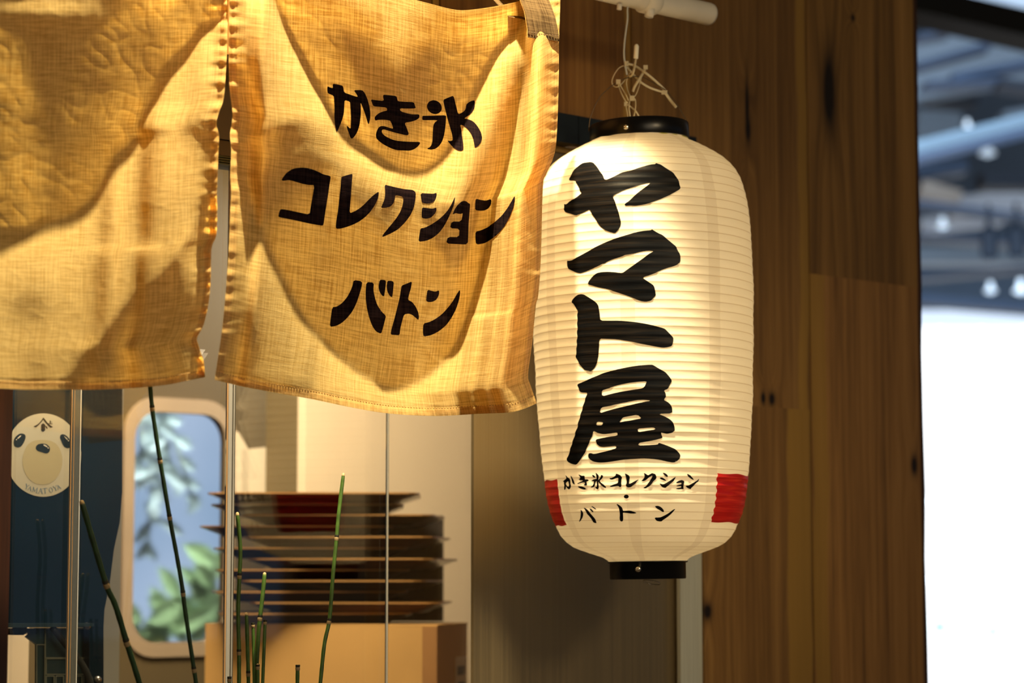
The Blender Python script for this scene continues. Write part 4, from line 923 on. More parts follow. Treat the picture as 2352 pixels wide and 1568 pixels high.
for x, y in ((2272, 560), (2335, 556)):
    bm = bmesh.new(); c = hp(x, y, 15); rr = 0.05
    lathe(bm, [(0.012, 0.25), (0.02, 0.12), (rr, 0.08), (rr * 1.1, -0.08), (0.001, -0.1)], c, UPV, 14)
    tag(bm_obj('track_spotlight', bm, M_HN, base=c), 'dark hanging spotlight in the blurred hall, %s of the two' % ('left' if x < 2300 else 'right'), 'spotlight', 'dark spotlights in the hall')
area('hall_roof_fill', hp(2240, 800, 12), hp(2240, 200, 18), 6, 420, (0.75, 0.87, 1.0))  # unseen fill added below the hall roof to brighten its beams

# ---------------------------------------------------------------- the white rod
HR = 0.0
def ctr(px, py, h=0.0): return fac(px, py, h)
E = th(ctr(1630, 33))
rz_ = E.z; rr_ = 26.5 * (ctr(1630, 33).y) / F
rod = root('curtain_rod', w(E.x, 0, rz_), 'white painted metal rod from which curtain and lantern hang', 'rod', rot=FROT)
bm = bmesh.new(); lathe(bm, [(rr_ * .82, -1.75), (rr_, -1.75), (rr_, -0.004), (rr_ * .97, 0.0), (rr_ * .80, 0.0), (rr_ * .80, -0.02), (0.0005, -0.021)], w(E.x, 0, rz_), D, 40)
M_ROD = plain('white_paint', (0.72, 0.68, 0.58), 0.35, 0, 0.06, 20, bump=0.1)
bm_obj('rod_tube', bm, M_ROD, rod, smooth=True)
bm = bmesh.new(); tj = th(ctr(1490, 5)).x; lathe(bm, [(rr_ + .0004, -0.012), (rr_ + .003, -0.010), (rr_ + .003, 0.010), (rr_ + .0004, 0.012)], w(tj, 0, rz_), D, 40); bm_obj('collar', bm, M_ROD, rod, smooth=True)
bm = bmesh.new(); pa = fac(1494, 20, rr_ * .4); pb = fac(1490, 38, rr_ * .4); tube(bm, [pa, pb], 0.0058, 14); bm_obj('set_screw', bm, M_ROD, rod, smooth=True)
bm = bmesh.new(); tube(bm, [fac(1423, 10, rr_ * .3), fac(1422, 22, rr_ * .3)], 0.0032, 12); bm_obj('pin', bm, M_ROD, rod, smooth=True)

# ---------------------------------------------------------------- the paper lantern
LD = ray(1478, 800); 
def depth_of(P): return (P - CAM).dot(Vector((0, cp, sp)))
AXD = (UPV + Vector((-0.0140, 0, 0))).normalized()       # the lantern leans a little to the left
zc = at(1478, 800, P0.y).z
AX0 = Vector((at(1478, 800, P0.y).x, P0.y, zc))
def zy(y): return at(1478, y, P0.y).z - zc
def rp(px, y): return px / F * depth_of(at(1478, y, P0.y))
prof = [(318, 112), (327, 115), (336, 134), (346, 153), (358, 174), (372, 195), (388, 212), (405, 224), (424, 233), (459, 242), (495, 248), (559, 252), (623, 254), (691, 254.5), (793, 252), (895, 249.5), (972, 245), (1020, 241.5), (1064, 238), (1102, 233.5), (1140, 229), (1178, 221), (1208, 208), (1233, 194), (1253, 172), (1267, 137), (1279, 104), (1289, 90)]
pr = smooth_path([Vector((rp(r, y), zy(y), 0)) for y, r in prof], 6)
arc = [0.0]
for a, b in zip(pr, pr[1:]): arc.append(arc[-1] + (b - a).length)
PITCHR = 19.4 / F * 2.93
ax_s = [p.y for p in pr]; ax_r = [p.x for p in pr]
lan = root('paper_lantern', AX0 + AXD * zy(1329), 'large cream paper lantern with black brush lettering and red blocks', 'lantern')
e1 = Vector((1, 0, 0)) - AXD * AXD.x; e1.normalize(); e2 = AXD.cross(e1)
def lsurf(a, thd, off=0.0, fold=True):
    """a: arc length from the neck; thd: degrees round from the front (0 = towards camera, + = right)"""
    s = np.interp(a, arc, ax_s); r = np.interp(a, arc, ax_r)
    v = a / PITCHR - thd / 360.0 * 1.0
    f = v - math.floor(v)
    amp = 0.0006 * min(1.0, a / 0.03)
    d = amp * math.sin(math.pi * f) ** 0.75 * (1.0 - 0.35 * (f - 0.5))
    an = math.radians(thd)
    wr = noise.noise(Vector((math.sin(an) * 4, math.cos(an) * 4, a * 30))) * 0.0010 * (1.0 + 2.0 * max(0, a - 0.50) / 0.1 * 0.5)
    r2 = r - d + wr + off
    return AX0 + AXD * s + (e1 * math.sin(an) - e2 * math.cos(an)) * r2, v
NT, NA = 144, int(arc[-1] / PITCHR * 8)
V = []; UVs = []; Fc = []
for i in range(NA + 1):
    a = arc[-1] * i / NA
    for k in range(NT + 1):
        thd = -180 + 360 * k / NT
        p, v = lsurf(a, thd); V.append(p); UVs.append((thd, v))
for i in range(NA):
    for k in range(NT):
        q = i * (NT + 1) + k; Fc.append((q, q + NT + 1, q + NT + 2, q + 1))
mesh_obj('paper_shade', V, Fc, M_PAPER, lan, smooth=True, uvs=UVs)
bv = BVHTree.FromPolygons(V, Fc)
for ch_, shp in BIG: painted('brush_character', shp, bv, M_BRUSH, lan, 2.6, 0.0005, label='large black brush character %s' % ch_)
for ch_, shp in SMALL: painted('small_character', shp, bv, M_BRUSH, lan, 2.0, 0.0005, label='small black brush character %s' % ch_)
# red blocks, painted round the sides
def thpx(px, y, side):
    xc = 1482; r = np.interp(y, [p[0] for p in prof], [p[1] for p in prof]); return math.degrees(math.asin(max(-1, min(1, (px - xc) / r))))
def a_of_y(y):
    z = zy(y); return float(np.interp(-z, [-s for s in ax_s], arc))
rb = random.Random(11)
def block(label, tha0, tha1, ya, yb):
    V = []; Fc = []
    a0, a1 = a_of_y(ya), a_of_y(yb); na, nt = 60, 30
    for i in range(na + 1):
        f = i / na; a = a0 + (a1 - a0) * f
        for k in range(nt + 1):
            g = k / nt
            t0_ = tha0[0] + (tha0[1] - tha0[0]) * f; t1_ = tha1[0] + (tha1[1] - tha1[0]) * f
            if k == 0: t0_ += 0.5 * math.sin(f * 40)
            thd = t0_ + (t1_ - t0_) * g
            e = (0.0006 * math.sin(g * 17) if i in (0, na) else 0)
            p, _ = lsurf(a + e + PITCHR * (thd / 360.0), thd, 0.0004); V.append(p)
    for i in range(na):
        for k in range(nt):
            q = i * (nt + 1) + k; Fc.append((q, q + nt + 1, q + nt + 2, q + 1))
    o = mesh_obj('painted_block', V, Fc, M_RED, lan, smooth=True); o['label'] = label
def cx_at(y): return 1466 + (y - 300) * 0.0185
def thq(px, y):
    r = np.interp(y, [p[0] for p in prof], [p[1] for p in prof]); return math.degrees(math.asin(max(-1, min(1, (px - cx_at(y)) / r))))
block('glossy red painted block on the right side of the lantern', (thq(1630, 1090), thq(1617, 1200)), (108, 108), 1094, 1202)
block('bright red painted block on the left side of the lantern', (-108, -108), (thq(1274, 1095), thq(1295, 1202)), 1106, 1209)
# top and bottom rings
M_LAC = plain('black_lacquer', (0.0018, 0.002, 0.003), 0.30, 0, 0, spec=0.25)
AXT = (AXD + Vector((-0.025, 0, 0))).normalized()
tc_ = AX0 + AXD * zy(306)
R0 = rp(114, 300)
bm = bmesh.new(); hh = (zy(287) - zy(325)) / 2
lathe(bm, [(R0 - .012, hh - .001), (R0 - .001, hh), (R0, hh - .001), (R0 + .0002, -hh + .001), (R0 - .0005, -hh), (R0 - .003, -hh), (R0 - .003, hh - .002), (R0 - .012, hh - .002)], tc_, AXT, 96); bm_obj('top_ring', bm, M_LAC, lan, smooth=True)
bm = bmesh.new(); lathe(bm, [(R0 - .003, -hh + .002), (R0 - .0008, -hh - .0004), (R0 - .0002, -hh - .0016), (R0 - .003, -hh - .0024)], tc_, AXT, 96); bm_obj('rim_bead', bm, plain('gold_bead', (0.55, 0.50, 0.12), 0.25, 0.2), lan, smooth=True)
bc_ = AX0 + AXD * zy(1309); R1 = rp(87.5, 1310); hb = (zy(1289) - zy(1330)) / 2
bm = bmesh.new(); lathe(bm, [(R1 - .008, hb), (R1 + .0022, hb), (R1 + .0026, hb - .0008), (R1 + .0022, hb - .0016), (R1, hb - .002), (R1, -hb + .001), (R1 - .001, -hb), (R1 - .008, -hb), (R1 - .008, -hb + .002)], bc_, AXD, 96); bm_obj('bottom_ring', bm, M_LAC, lan, smooth=True)
bm = bmesh.new(); lathe(bm, [(R1 - .008, -hb + .004), (0.0005, -hb + .0045), (0.0005, -hb + .006), (R1 - .008, -hb + .006)], bc_, AXD, 64); bm_obj('bottom_plate', bm, M_LAC, lan)
M_CHR = plain('chrome', (0.85, 0.80, 0.70), 0.12, 1.0)
def stud(px, py, R, c, r):
    th_ = math.asin((px - (1466 if py < 700 else 1485)) / (114 if py < 700 else 87.5))
    n_ = e1 * math.sin(th_) - e2 * math.cos(th_)
    ctrp = c + n_ * R; rr = ray(px, py); t = (c + n_ * R - CAM).length / rr.length; p = CAM + rr * t
    bm = bmesh.new(); lathe(bm, [(0.0001, .0030), (r * .5, .0026), (r * .85, .0016), (r, .0), (r, -.002)], p, n_, 20); bm_obj('stud', bm, M_CHR, lan, smooth=True)
    bm = bmesh.new(); lathe(bm, [(r * .35, .0031), (r * .45, .0032), (r * .5, .0028)], p, n_, 16); bm_obj('stud_ring', bm, M_CHR, lan)
stud(1438, 292, R0, tc_, 0.0036); stud(1466, 1307, R1, bc_, 0.0038)
stud(1577 - 6, 1310, R1, bc_, 0.0038) if False else None
Zw = P0.y
def wp(x, y, dy=0.0): return at(x, y, Zw + dy)
def zz1(x, y): return (1200 + x / 3.92, y / 3.92)
wire = [(598, 1180, 0), (602, 1120, 0), (612, 1060, 0), (650, 960, 0), (700, 870, 0), (760, 810, 0), (830, 755, 0), (930, 705, 0), (1060, 690, 0), (1180, 745, 0), (1290, 812, 0), (1350, 880, 0), (1400, 950, 0), (1450, 1040, 0), (1480, 1095, 0), (1492, 1140, 0), (1480, 1175, 0), (1466, 1190, 0)]
M_WIRE = plain('bail_wire', (0.10, 0.075, 0.045), 0.3, 0.8)
bm = bmesh.new(); tube(bm, smooth_path([wp(*zz1(x, y), dy) for x, y, dy in wire], 5), 0.00055, 6); bm_obj('bail_wire', bm, M_WIRE, lan, smooth=True)
bm = bmesh.new(); tube(bm, [bc_ - AXD * hb + Vector((0.004, -.012, .001 * 0)) + Vector((0.0105 * math.cos(a), 0.006 * math.sin(a), -0.004 - 0.0022 * math.sin(a) - 0.0018 * math.cos(a))) for a in [2 * math.pi * k / 24 for k in range(25)]], 0.0006, 6, cap=False); bm_obj('pull_ring', bm, M_CHR, lan, smooth=True)
# hanging cord and cable ties
M_CORD = plain('pale_cord', (0.42, 0.44, 0.42), 0.6)
cy_ = P0.y
cpts = smooth_path([w(th(ctr(1443, 0)).x, 0.0, rz_ + rr_ + .002), w(th(ctr(1443, 0)).x, rr_ + .003, rz_ + .004), at(1443, 10, cy_ - .012), at(1441, 45, cy_), at(1435, 90, cy_), at(1433, 125, cy_), at(1436, 150, cy_), at(1440, 172, cy_)], 5)
bm = bmesh.new(); tube(bm, cpts, 0.0013, 8)
tag(bm_obj('hanging_cord', bm, M_CORD, base=cpts[0], smooth=True), 'pale grey cord dropping from the white rod to the cable ties', 'cord')
def tie_mat():
    m, nt, out = newmat('nylon'); b = nd(nt, 'ShaderNodeBsdfPrincipled'); b.inputs['Base Color'].default_value = (0.66, 0.60, 0.42, 1); b.inputs['Roughness'].default_value = 0.3
    tr = nd(nt, 'ShaderNodeBsdfTranslucent'); tr.inputs[0].default_value = (0.8, 0.72, 0.5, 1); mx = nd(nt, 'ShaderNodeMixShader'); mx.inputs[0].default_value = 0.35
    nt.links.new(b.outputs[0], mx.inputs[1]); nt.links.new(tr.outputs[0], mx.inputs[2]); nt.links.new(mx.outputs[0], out.inputs[0]); return m
M_TIE = tie_mat()
px2m = 2.915 / F
def tie(label, strands, head=None, tip=None):
    b0 = wp(*zz1(*strands[0][0][0][:2]))
    R = root('cable_tie', b0, label, 'cable tie', 'clear cable ties tied above the lantern')
    for pts, wd_, dy in strands:
        bm = bmesh.new(); n = len(pts)
        P = [wp(*zz1(x, y), dy + 0.004 * math.sin(i * 2.1)) for i, (x, y) in enumerate(pts)]
        tube(bm, smooth_path(P, 5), wd_ / 2 * px2m, 8, 0.55); bm_obj('strap', bm, M_TIE, R, smooth=True)
    if head:
        for x, y, sx, sy, dy in head:
            c = wp(*zz1(x, y), dy); a, b = sx / 2 / 3.92 * px2m, sy / 2 / 3.92 * px2m
            bm = bmesh.new(); hexa(bm, [c + Vector((i * a, j * 0.002, k_ * b)) for k_ in (-1, 1) for i, j in ((-1, -1), (1, -1), (1, 1), (-1, 1))]); bm_obj('head', bm, M_TIE, R, bevel=0.0008)
    if tip:
        bm = bmesh.new(); (x0, y0), (x1, y1), r = tip; a, b = wp(*zz1(x0, y0), -.004), wp(*zz1(x1, y1), -.004); d_ = b - a
        lathe(bm, [(0.0002, 0), (r * .6, r * .25), (r, r), (r, d_.length - .0006), (r * .8, d_.length), (0.0002, d_.length)], a, d_, 14); bm_obj('tip', bm, plain('tip_white', (0.80, 0.76, 0.62), 0.4), R, smooth=True)
tie('thin tie bent into the round loop at the left of the knot', [([(925, 588), (870, 612), (825, 675), (806, 735), (822, 775), (855, 782), (890, 758), (935, 705), (972, 652)], 2.6, 0.0)])
tie('tie standing upright with a white rounded tip', [([(1020, 520), (1014, 570), (1003, 630), (985, 675), (962, 690)], 6, -.004)], tip=((1028, 396), (1020, 530), 0.0030))
tie('long tie slanting down to the right, its flat tail hanging lowest', [([(945, 575), (1010, 592), (1100, 650), (1190, 722), (1285, 812)], 5.5, -.002), ([(1288, 838), (1330, 900), (1384, 965)], 6.5, -.002), ([(940, 600), (985, 655), (1060, 735), (1150, 790), (1262, 828)], 5, .003)], head=[(1278, 832, 52, 34, 0.0), (938, 574, 34, 44, 0.0)])
tie('short upright tie in the middle with a square head', [([(1105, 620), (1080, 665), (1040, 730), (1010, 780), (993, 825)], 6.5, -.006), ([(1072, 690), (1055, 760), (1022, 850), (985, 880), (950, 820), (936, 745), (948, 690)], 2.6, .002)], head=[(1108, 606, 40, 36, -.006)])
tie('pair of thin straps running down left of the middle', [([(862, 748), (872, 790), (900, 860), (942, 930)], 3.0, 0.0), ([(870, 745), (905, 810), (935, 860), (955, 905)], 2.8, -.004)], head=[(863, 737, 40, 40, -.002)])
tie('lowest tie looping into the lantern top', [([(985, 870), (965, 905), (960, 980), (972, 1062)], 3.6, -.004), ([(990, 870), (1016, 905), (1016, 980), (1000, 1062)], 3.6, .002)], head=[(986, 885, 44, 44, -.002)])
tie('tie crossing low with its end pointing right over the black ring', [([(930, 935), (938, 985), (950, 1062)], 3.2, .004), ([(940, 935), (975, 962), (1020, 1000), (1054, 1056)], 3.6, 0.0)], head=[(932, 935, 34, 36, .002)])

# ---------------------------------------------------------------- linen curtain, two panels
HN = 0.034
def resample(pts, n):
    P = [np.array(p, float) for p in pts]; L = [0.0]
    for a, b in zip(P, P[1:]): L.append(L[-1] + np.linalg.norm(b - a))
    t = np.linspace(0, L[-1], n); X = np.array(P)
    return np.stack([np.interp(t, L, X[:, 0]), np.interp(t, L, X[:, 1])], 1)
def sdist(C, X, Y):
    """distance of grid points to a polyline, negative above/inside (polyline closed over the top)"""
    d = np.full(X.shape, 1e9)
    for a, b in zip(C, C[1:]):
        ax, ay = a; bx_, by_ = b; vx, vy = bx_ - ax, by_ - ay
        t = np.clip(((X - ax) * vx + (Y - ay) * vy) / (vx * vx + vy * vy), 0, 1)
        d = np.minimum(d, np.hypot(X - ax - t * vx, Y - ay - t * vy))
    poly = list(C); ins = np.zeros(X.shape, bool); n = len(poly); j = n - 1
    for i in range(n):
        xi, yi = poly[i]; xj, yj = poly[j]
        if yi != yj:
            c = ((yi > Y) != (yj > Y)) & (X < (xj - xi) * (Y - yi) / (yj - yi) + xi); ins ^= c
        j = i
    return np.where(ins, -d, d)
def blur(Z, k):
    for _ in range(2):
        for ax in (0, 1):
            c = np.cumsum(np.concatenate([np.repeat(np.take(Z, [0], ax), k + 1, ax), Z, np.repeat(np.take(Z, [-1], ax), k, ax)], ax), ax)
            n = Z.shape[ax]
            Z = (np.take(c, range(2 * k + 1, 2 * k + 1 + n), ax) - np.take(c, range(0, n), ax)) / (2 * k + 1)
    return Z
def rline(pts, sub=6):
    return [(p.x, p.y) for p in smooth_path([Vector((x, y, 0)) for x, y in pts], sub)]
def panel(name, label, left, right, top, bottom, slopes, nu, nv, puckL, puckR, seed):
    L = resample(left, nv); R_ = resample(right, nv); T_ = resample(top, nu); B_ = resample(bottom, nu)
    u = np.linspace(0, 1, nu)[None, :, None]; v = np.linspace(0, 1, nv)[:, None, None]
    G = (1 - u) * L[:, None] + u * R_[:, None] + (1 - v) * T_[None] + v * B_[None] - ((1 - u) * (1 - v) * L[0] + u * (1 - v) * R_[0] + (1 - u) * v * L[-1] + u * v * R_[-1])
    X, Y = G[..., 0], G[..., 1]
    S = slopes(X, Y)
    S = blur(S, 1) * 1.15
    mpp = 2.6 / F
    dY = np.diff(Y, axis=0, prepend=Y[:1]) * mpp
    H = np.cumsum(S * dY, axis=0)
    vv = v[..., 0]
    lastrow = blur(np.repeat(H[-1:], 3, 0), 8)[1:2]
    H = H - vv * lastrow * 0.5
    H = H - np.mean(H) * 1.0
    H = blur(H, 2)
    # low crumple of the cloth
    NZ = np.zeros_like(H)
    for i in range(0, nv):
        for j in range(0, nu):
            x, y = X[i, j], Y[i, j]
            q = noise.noise(Vector((x * 0.011 + y * .004 + seed, y * 0.010, seed))) * 0.0007 + (1 - abs(noise.noise(Vector((x * 0.020 - y * .012, y * 0.016 + x * .006, seed + 9))))) ** 5 * 0.00025
            NZ[i, j] = q + noise.noise(Vector((x * 0.05, y * 0.04, seed))) * 0.00012
    H = H + NZ
    # puckered seams along the slit edges
    uu = u[..., 0] * np.ones_like(vv)
    W_ = np.abs(R_[:, 0] - L[:, 0])[:, None]
    for flag, dist in ((puckL, uu * W_), (puckR, (1 - uu) * W_)):
        if flag:
            ph = Y / 27.0 * 2 * np.pi + 1.3 * np.sin(Y * 0.013 + seed) + 0.6 * np.sin(Y * .041)
            env = np.exp(-((dist - 9) / 9.0) ** 2) * 1.0 + 0.35 * np.exp(-((dist - 26) / 13.0) ** 2)
            H = H + flag * 0.0010 * np.sin(ph) * env + flag * 0.0014 * np.sin(ph * 0.43 + 1) * env
            H = H - 0.0006 * np.exp(-((dist - 17) / 1.8) ** 2)
    # gathered bottom hem
    db = (1 - vv) * np.abs(B_[:, 1] - T_[:, 1])[None, :]
    H = H + 0.00035 * np.sin(X / 17.0 * 2 * np.pi + np.sin(X * .03)) * np.exp(-((db - 10) / 9.0) ** 2) * (0.4 + 0.6 * (np.sin(X * .006 + seed) > 0))
    H = H - 0.0007 * np.exp(-((db - 20) / 1.8) ** 2)
    V = []; UVs = []
    for i in range(nv):
        for j in range(nu):
            V.append(fac(X[i, j], Y[i, j], HN + H[i, j]))
            q = (j / (nu - 1) * 0.50, -i / (nv - 1) * 0.46); UVs.append(q)
    Fc = [(i * nu + j, (i + 1) * nu + j, (i + 1) * nu + j + 1, i * nu + j + 1) for i in range(nv - 1) for j in range(nu - 1)]
    R = root(name, w(th(V[0]).x, HN, rz_), label, 'curtain', 'linen shop curtain panels', rot=FROT)
    mesh_obj('cloth', V, Fc, M_LINEN, R, smooth=True, uvs=UVs)
    # turned hems: a second layer behind the cloth
    def layer(nm, i0, i1, j0, j1, off, mat=M_LINEN):
        VV = []; UU = []; ni = i1 - i0; nj = j1 - j0
        for i in range(i0, i1):
            for j in range(j0, j1):
                VV.append(fac(X[i, j], Y[i, j], HN + H[i, j] + off)); UU.append((UVs[i * nu + j][0] + .31, UVs[i * nu + j][1] + .17))
        FF = [(i * nj + j, (i + 1) * nj + j, (i + 1) * nj + j + 1, i * nj + j + 1) for i in range(ni - 1) for j in range(nj - 1)]
        return mesh_obj(nm, VV, FF, mat, R, smooth=True, uvs=UU)
    kb = max(3, int(20 / abs(np.mean(np.diff(Y, axis=0)))))
    layer('bottom_hem', nv - kb - 1, nv, 0, nu, -0.0010)
    ks = max(3, int(18 / np.mean(np.abs(np.diff(X, axis=1)))))
    if puckL: layer('side_hem', 0, nv, 0, ks + 1, -0.0014)
    if puckR: layer('side_hem', 0, nv, nu - ks - 1, nu, -0.0014)
    # stitching
    M_ST_ = plain('thread', (0.42, 0.25, 0.08), 0.8)
    bm = bmesh.new(); i = nv - kb - 1
    for j in range(2, nu - 3, 2):
        a, b = V[i * nu + j], V[i * nu + j + 1]
        tube(bm, [a + N * .0005, b + N * .0005], 0.00035, 4)
    so = bm_obj('stitching', bm, M_ST_, R); so['kind'] = 'stuff'
    return R, V, Fc
def band(s, c, wd_): return np.exp(-((s - c) / wd_) ** 2)
def sstep(x, a, b):
    t = np.clip((x - a) / (b - a), 0, 1); return t * t * (3 - 2 * t)
CA = rline([(600, -90), (622, 0), (680, 118), (735, 215), (782, 292), (850, 350), (905, 385), (950, 398), (995, 385), (1040, 335), (1090, 225), (1150, 110), (1208, 45), (1230, -60)])
CB = rline([(536, 330), (562, 420), (600, 530), (648, 640), (700, 735), (770, 815), (835, 868), (900, 896), (960, 884), (1015, 842), (1060, 770), (1092, 680), (1116, 570), (1140, 480), (1168, 370), (1195, 250), (1222, 140), (1240, 60)])
CBi = rline([(600, 330), (630, 450), (668, 560), (715, 660), (780, 755), (850, 835), (905, 880)])
CE = rline([(1120, 620), (1150, 440), (1200, 200), (1245, 180), (1270, 230), (1285, 420)])
def sl_right(X, Y):
    sA = sdist(CA, X, Y); sB = sdist(CB, X, Y)
    S = np.full(X.shape, -0.02)
    inA = 1 - sstep(sA, -4, 4); inB = 1 - sstep(sB, -5, 5)
    S = S - inA * 0.31 + inA * 0.22 * sstep(-sA, 130, 260)
    out = (1 - inA)
    S = S + out * 0.62 * np.exp(-np.clip(sA, 0, 999) / 42.0)
    mid = out * inB
    S = S - mid * 0.26 * sstep(sA, 20, 90)
    o2 = out * (1 - inB)
    S = S + o2 * 0.42 * np.exp(-np.clip(sB, 0, 999) / 60.0) + o2 * 0.06
    # dimmer pockets
    S = S - 0.30 * np.exp(-(((X - 575) / 45) ** 2 + ((Y - 240) / 110) ** 2))
    S = S - 0.34 * np.exp(-(((X - 560) / 50) ** 2 + ((Y - 790) / 90) ** 2))
    S = S - 0.16 * np.exp(-(((X - 1235) / 42) ** 2 + ((Y - 150) / 60) ** 2))
    S = S - 0.22 * sstep(Y, 855, 885) * (X < 720)
    # top hem turned over
    S = S + 0.10 * sstep(-Y, -60, 10)
    return S
CL = rline([(545, -40), (505, 40), (462, 75), (430, 118), (385, 165), (345, 240), (300, 330), (262, 365), (225, 440), (180, 490), (110, 520), (50, 535), (-80, 545)])
CM = rline([(478, 430), (462, 480), (425, 560), (395, 600), (340, 660), (300, 690), (262, 735), (215, 800), (180, 840), (150, 870), (130, 900)])
def sl_left(X, Y):
    sL = sdist(list(CL) + [(-200, -300), (600, -300)], X, Y)
    S = np.full(X.shape, -0.02)
    inL = 1 - sstep(sL, -14, 14)
    S = S - inL * 0.24 + inL * 0.12 * sstep(-sL, 150, 400)
    S = S + (1 - inL) * (0.40 * np.exp(-np.clip(sL, 0, 999) / 130.0) + 0.05)
    pm = list(CM) + [(130, 1200), (900, 1200), (900, 430)]
    sM = sdist(pm, X, Y)
    inM = 1 - sstep(sM, -8, 8)
    S = S - inM * (0.34 + 0.0 * X) * (0.55 + 0.45 * band(sM, -10, 60))
    S = S + 0.42 * np.exp(-(((X - 445) / 34) ** 2 + ((Y - 590) / 60) ** 2))
    S = S + 0.35 * np.exp(-(((X - 100) / 130) ** 2 + ((Y - 18) / 18) ** 2))
    S = S - 0.2 * np.exp(-(((X - 100) / 130) ** 2 + ((Y - 50) / 18) ** 2))
    S = S - 0.22 * np.exp(-(((X - 450) / 30) ** 2 + ((Y - 290) / 60) ** 2))
    S = S - 0.20 * np.exp(-(((X - 55) / 60) ** 2 + ((Y - 700) / 40) ** 2))
    return S
leftR = rline([(526, -60), (527, 0), (526, 60), (525, 120), (527, 200), (531, 235), (534, 262), (531, 290), (528, 310), (531, 345), (529, 400), (531, 440), (529, 480), (526, 560), (520, 650), (512, 740), (504, 800), (497, 845), (493, 872)], 4)
rightR = rline([(1288, -60), (1287, 0), (1284, 90), (1284, 120), (1283, 200), (1280, 290), (1276, 340), (1268, 370), (1254, 402), (1247, 430), (1242, 600), (1236, 680), (1231, 700), (1222, 790), (1213, 860), (1219, 885), (1233, 926)], 4)
topR = rline([(526, -60), (640, -52), (760, -42), (860, -24), (940, -4), (990, 9), (1050, 23), (1100, 20), (1160, 10), (1210, -4), (1250, -34), (1288, -60)], 4)
botR = rline([(493, 872), (560, 888), (640, 903), (720, 917), (800, 934), (890, 949), (1000, 955), (1100, 950), (1170, 947), (1205, 938), (1233, 926)], 4)
PR, VR, FR = panel('linen_curtain', 'ochre linen curtain panel with black lettering, beside the paper lantern', leftR, rightR, topR, botR, sl_right, 230, 300, 1.0, 0.8, 2.0)
leftL = [(-90, -60), (-90, 893)]
rightL = rline([(526, -60), (524, 0), (522, 100), (519, 160), (514, 225), (503, 258), (497, 285), (503, 310), (502, 345), (500, 400), (498, 450), (499, 480), (497, 540), (486, 570), (484, 640), (480, 690), (468, 745), (453, 775), (455, 790), (468, 830), (471, 866)], 4)
topL = [(-90, -60), (526, -60)]
botL = rline([(-90, 893), (0, 892), (60, 895), (130, 894), (200, 895), (290, 892), (380, 884), (430, 874), (471, 866)], 4)
PL, VL, FL = panel('linen_curtain', 'plain ochre linen curtain panel without lettering, at the far left', leftL, rightL, topL, botL, sl_left, 190, 280, 0, 1.0, 5.0)
bvR = BVHTree.FromPolygons(VR, FR)
def cuv(px, py):
    q = th(fac(px, py, HN)); return (q.x, q.z)
for ch_, shp in CLOTH: painted('printed_character', shp, bvR, M_INK, PR, 3.4, 0.00045, cuv, label='black printed character %s' % ch_)
# hanging tabs over the rod
def tab(x0, x1, yb, slant, parent, hx=0.0):
    HN = 0.034 + hx
    a0 = th(fac(x0, yb, HN + .004)); a1 = th(fac(x1, yb + slant, HN + .004))
    path = []   # (h, z)
    R = rr_ + 0.0012
    zb_ = 0.5 * (a0.z + a1.z)
    for f in (0, .1, .3, .5, .7, .85): path.append((HN + .004 - (HN + .004 - R) * f ** 2, zb_ + (rz_ - zb_) * f))
    for k in range(9):
        a = math.pi * k / 8; path.append((R * math.cos(a), rz_ + R * math.sin(a)))
    for f in (.2, .5, .8): path.append((-R + (HN - .004 + R) * f ** 1.5, rz_ + (zb_ + .01 - rz_) * f))
    V = []; UVs = []; n = 12; L = 0
    for i, (h, z) in enumerate(path):
        if i: L += math.hypot(h - path[i - 1][0], z - path[i - 1][1])
        for k in range(n + 1):
            g = k / n; tt = a0.x + (a1.x - a0.x) * g; zoff = (a0.z + (a1.z - a0.z) * g - zb_) * max(0, 1 - i / 5)
            V.append(w(tt, h + .0006 * math.sin(g * 9 + i), z + zoff)); UVs.append((tt, L))
    m = n + 1
    Fc = [(i * m + k, i * m + k + 1, (i + 1) * m + k + 1, (i + 1) * m + k) for i in range(len(path) - 1) for k in range(n)]
    o = mesh_obj('hanging_tab', V, Fc, M_LINEND, parent, smooth=True, uvs=UVs); o['label'] = 'double-thickness hanging tab, shade painted into its linen'
    V2 = [v - N * .0012 for v in V[:m * 6]]
    mesh_obj('tab_lining', V2, [f for f in Fc if max(f) < m * 6], M_LINEN, parent, smooth=True, uvs=UVs[:m * 6])
    bm = bmesh.new()
    for k in range(0, n, 1):
        tube(bm, [V[k] + N * .0006 + UPV * .006, V[k].lerp(V[k + 1], .6) + N * .0006 + UPV * .006], 0.0004, 4)
    bm_obj('tab_stitching', bm, plain('thread_dark', (0.10, 0.06, 0.03), 0.8), parent)
hloc = max(th(VR[i]).y for i in range(230 * 60) if VR[i].z > fac(1250, 92, 0.03).z and th(VR[i]).x > th(fac(1200, 50, 0.03)).x) - 0.034
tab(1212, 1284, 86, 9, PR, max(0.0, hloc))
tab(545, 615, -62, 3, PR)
tab(440, 515, -62, 3, PL)

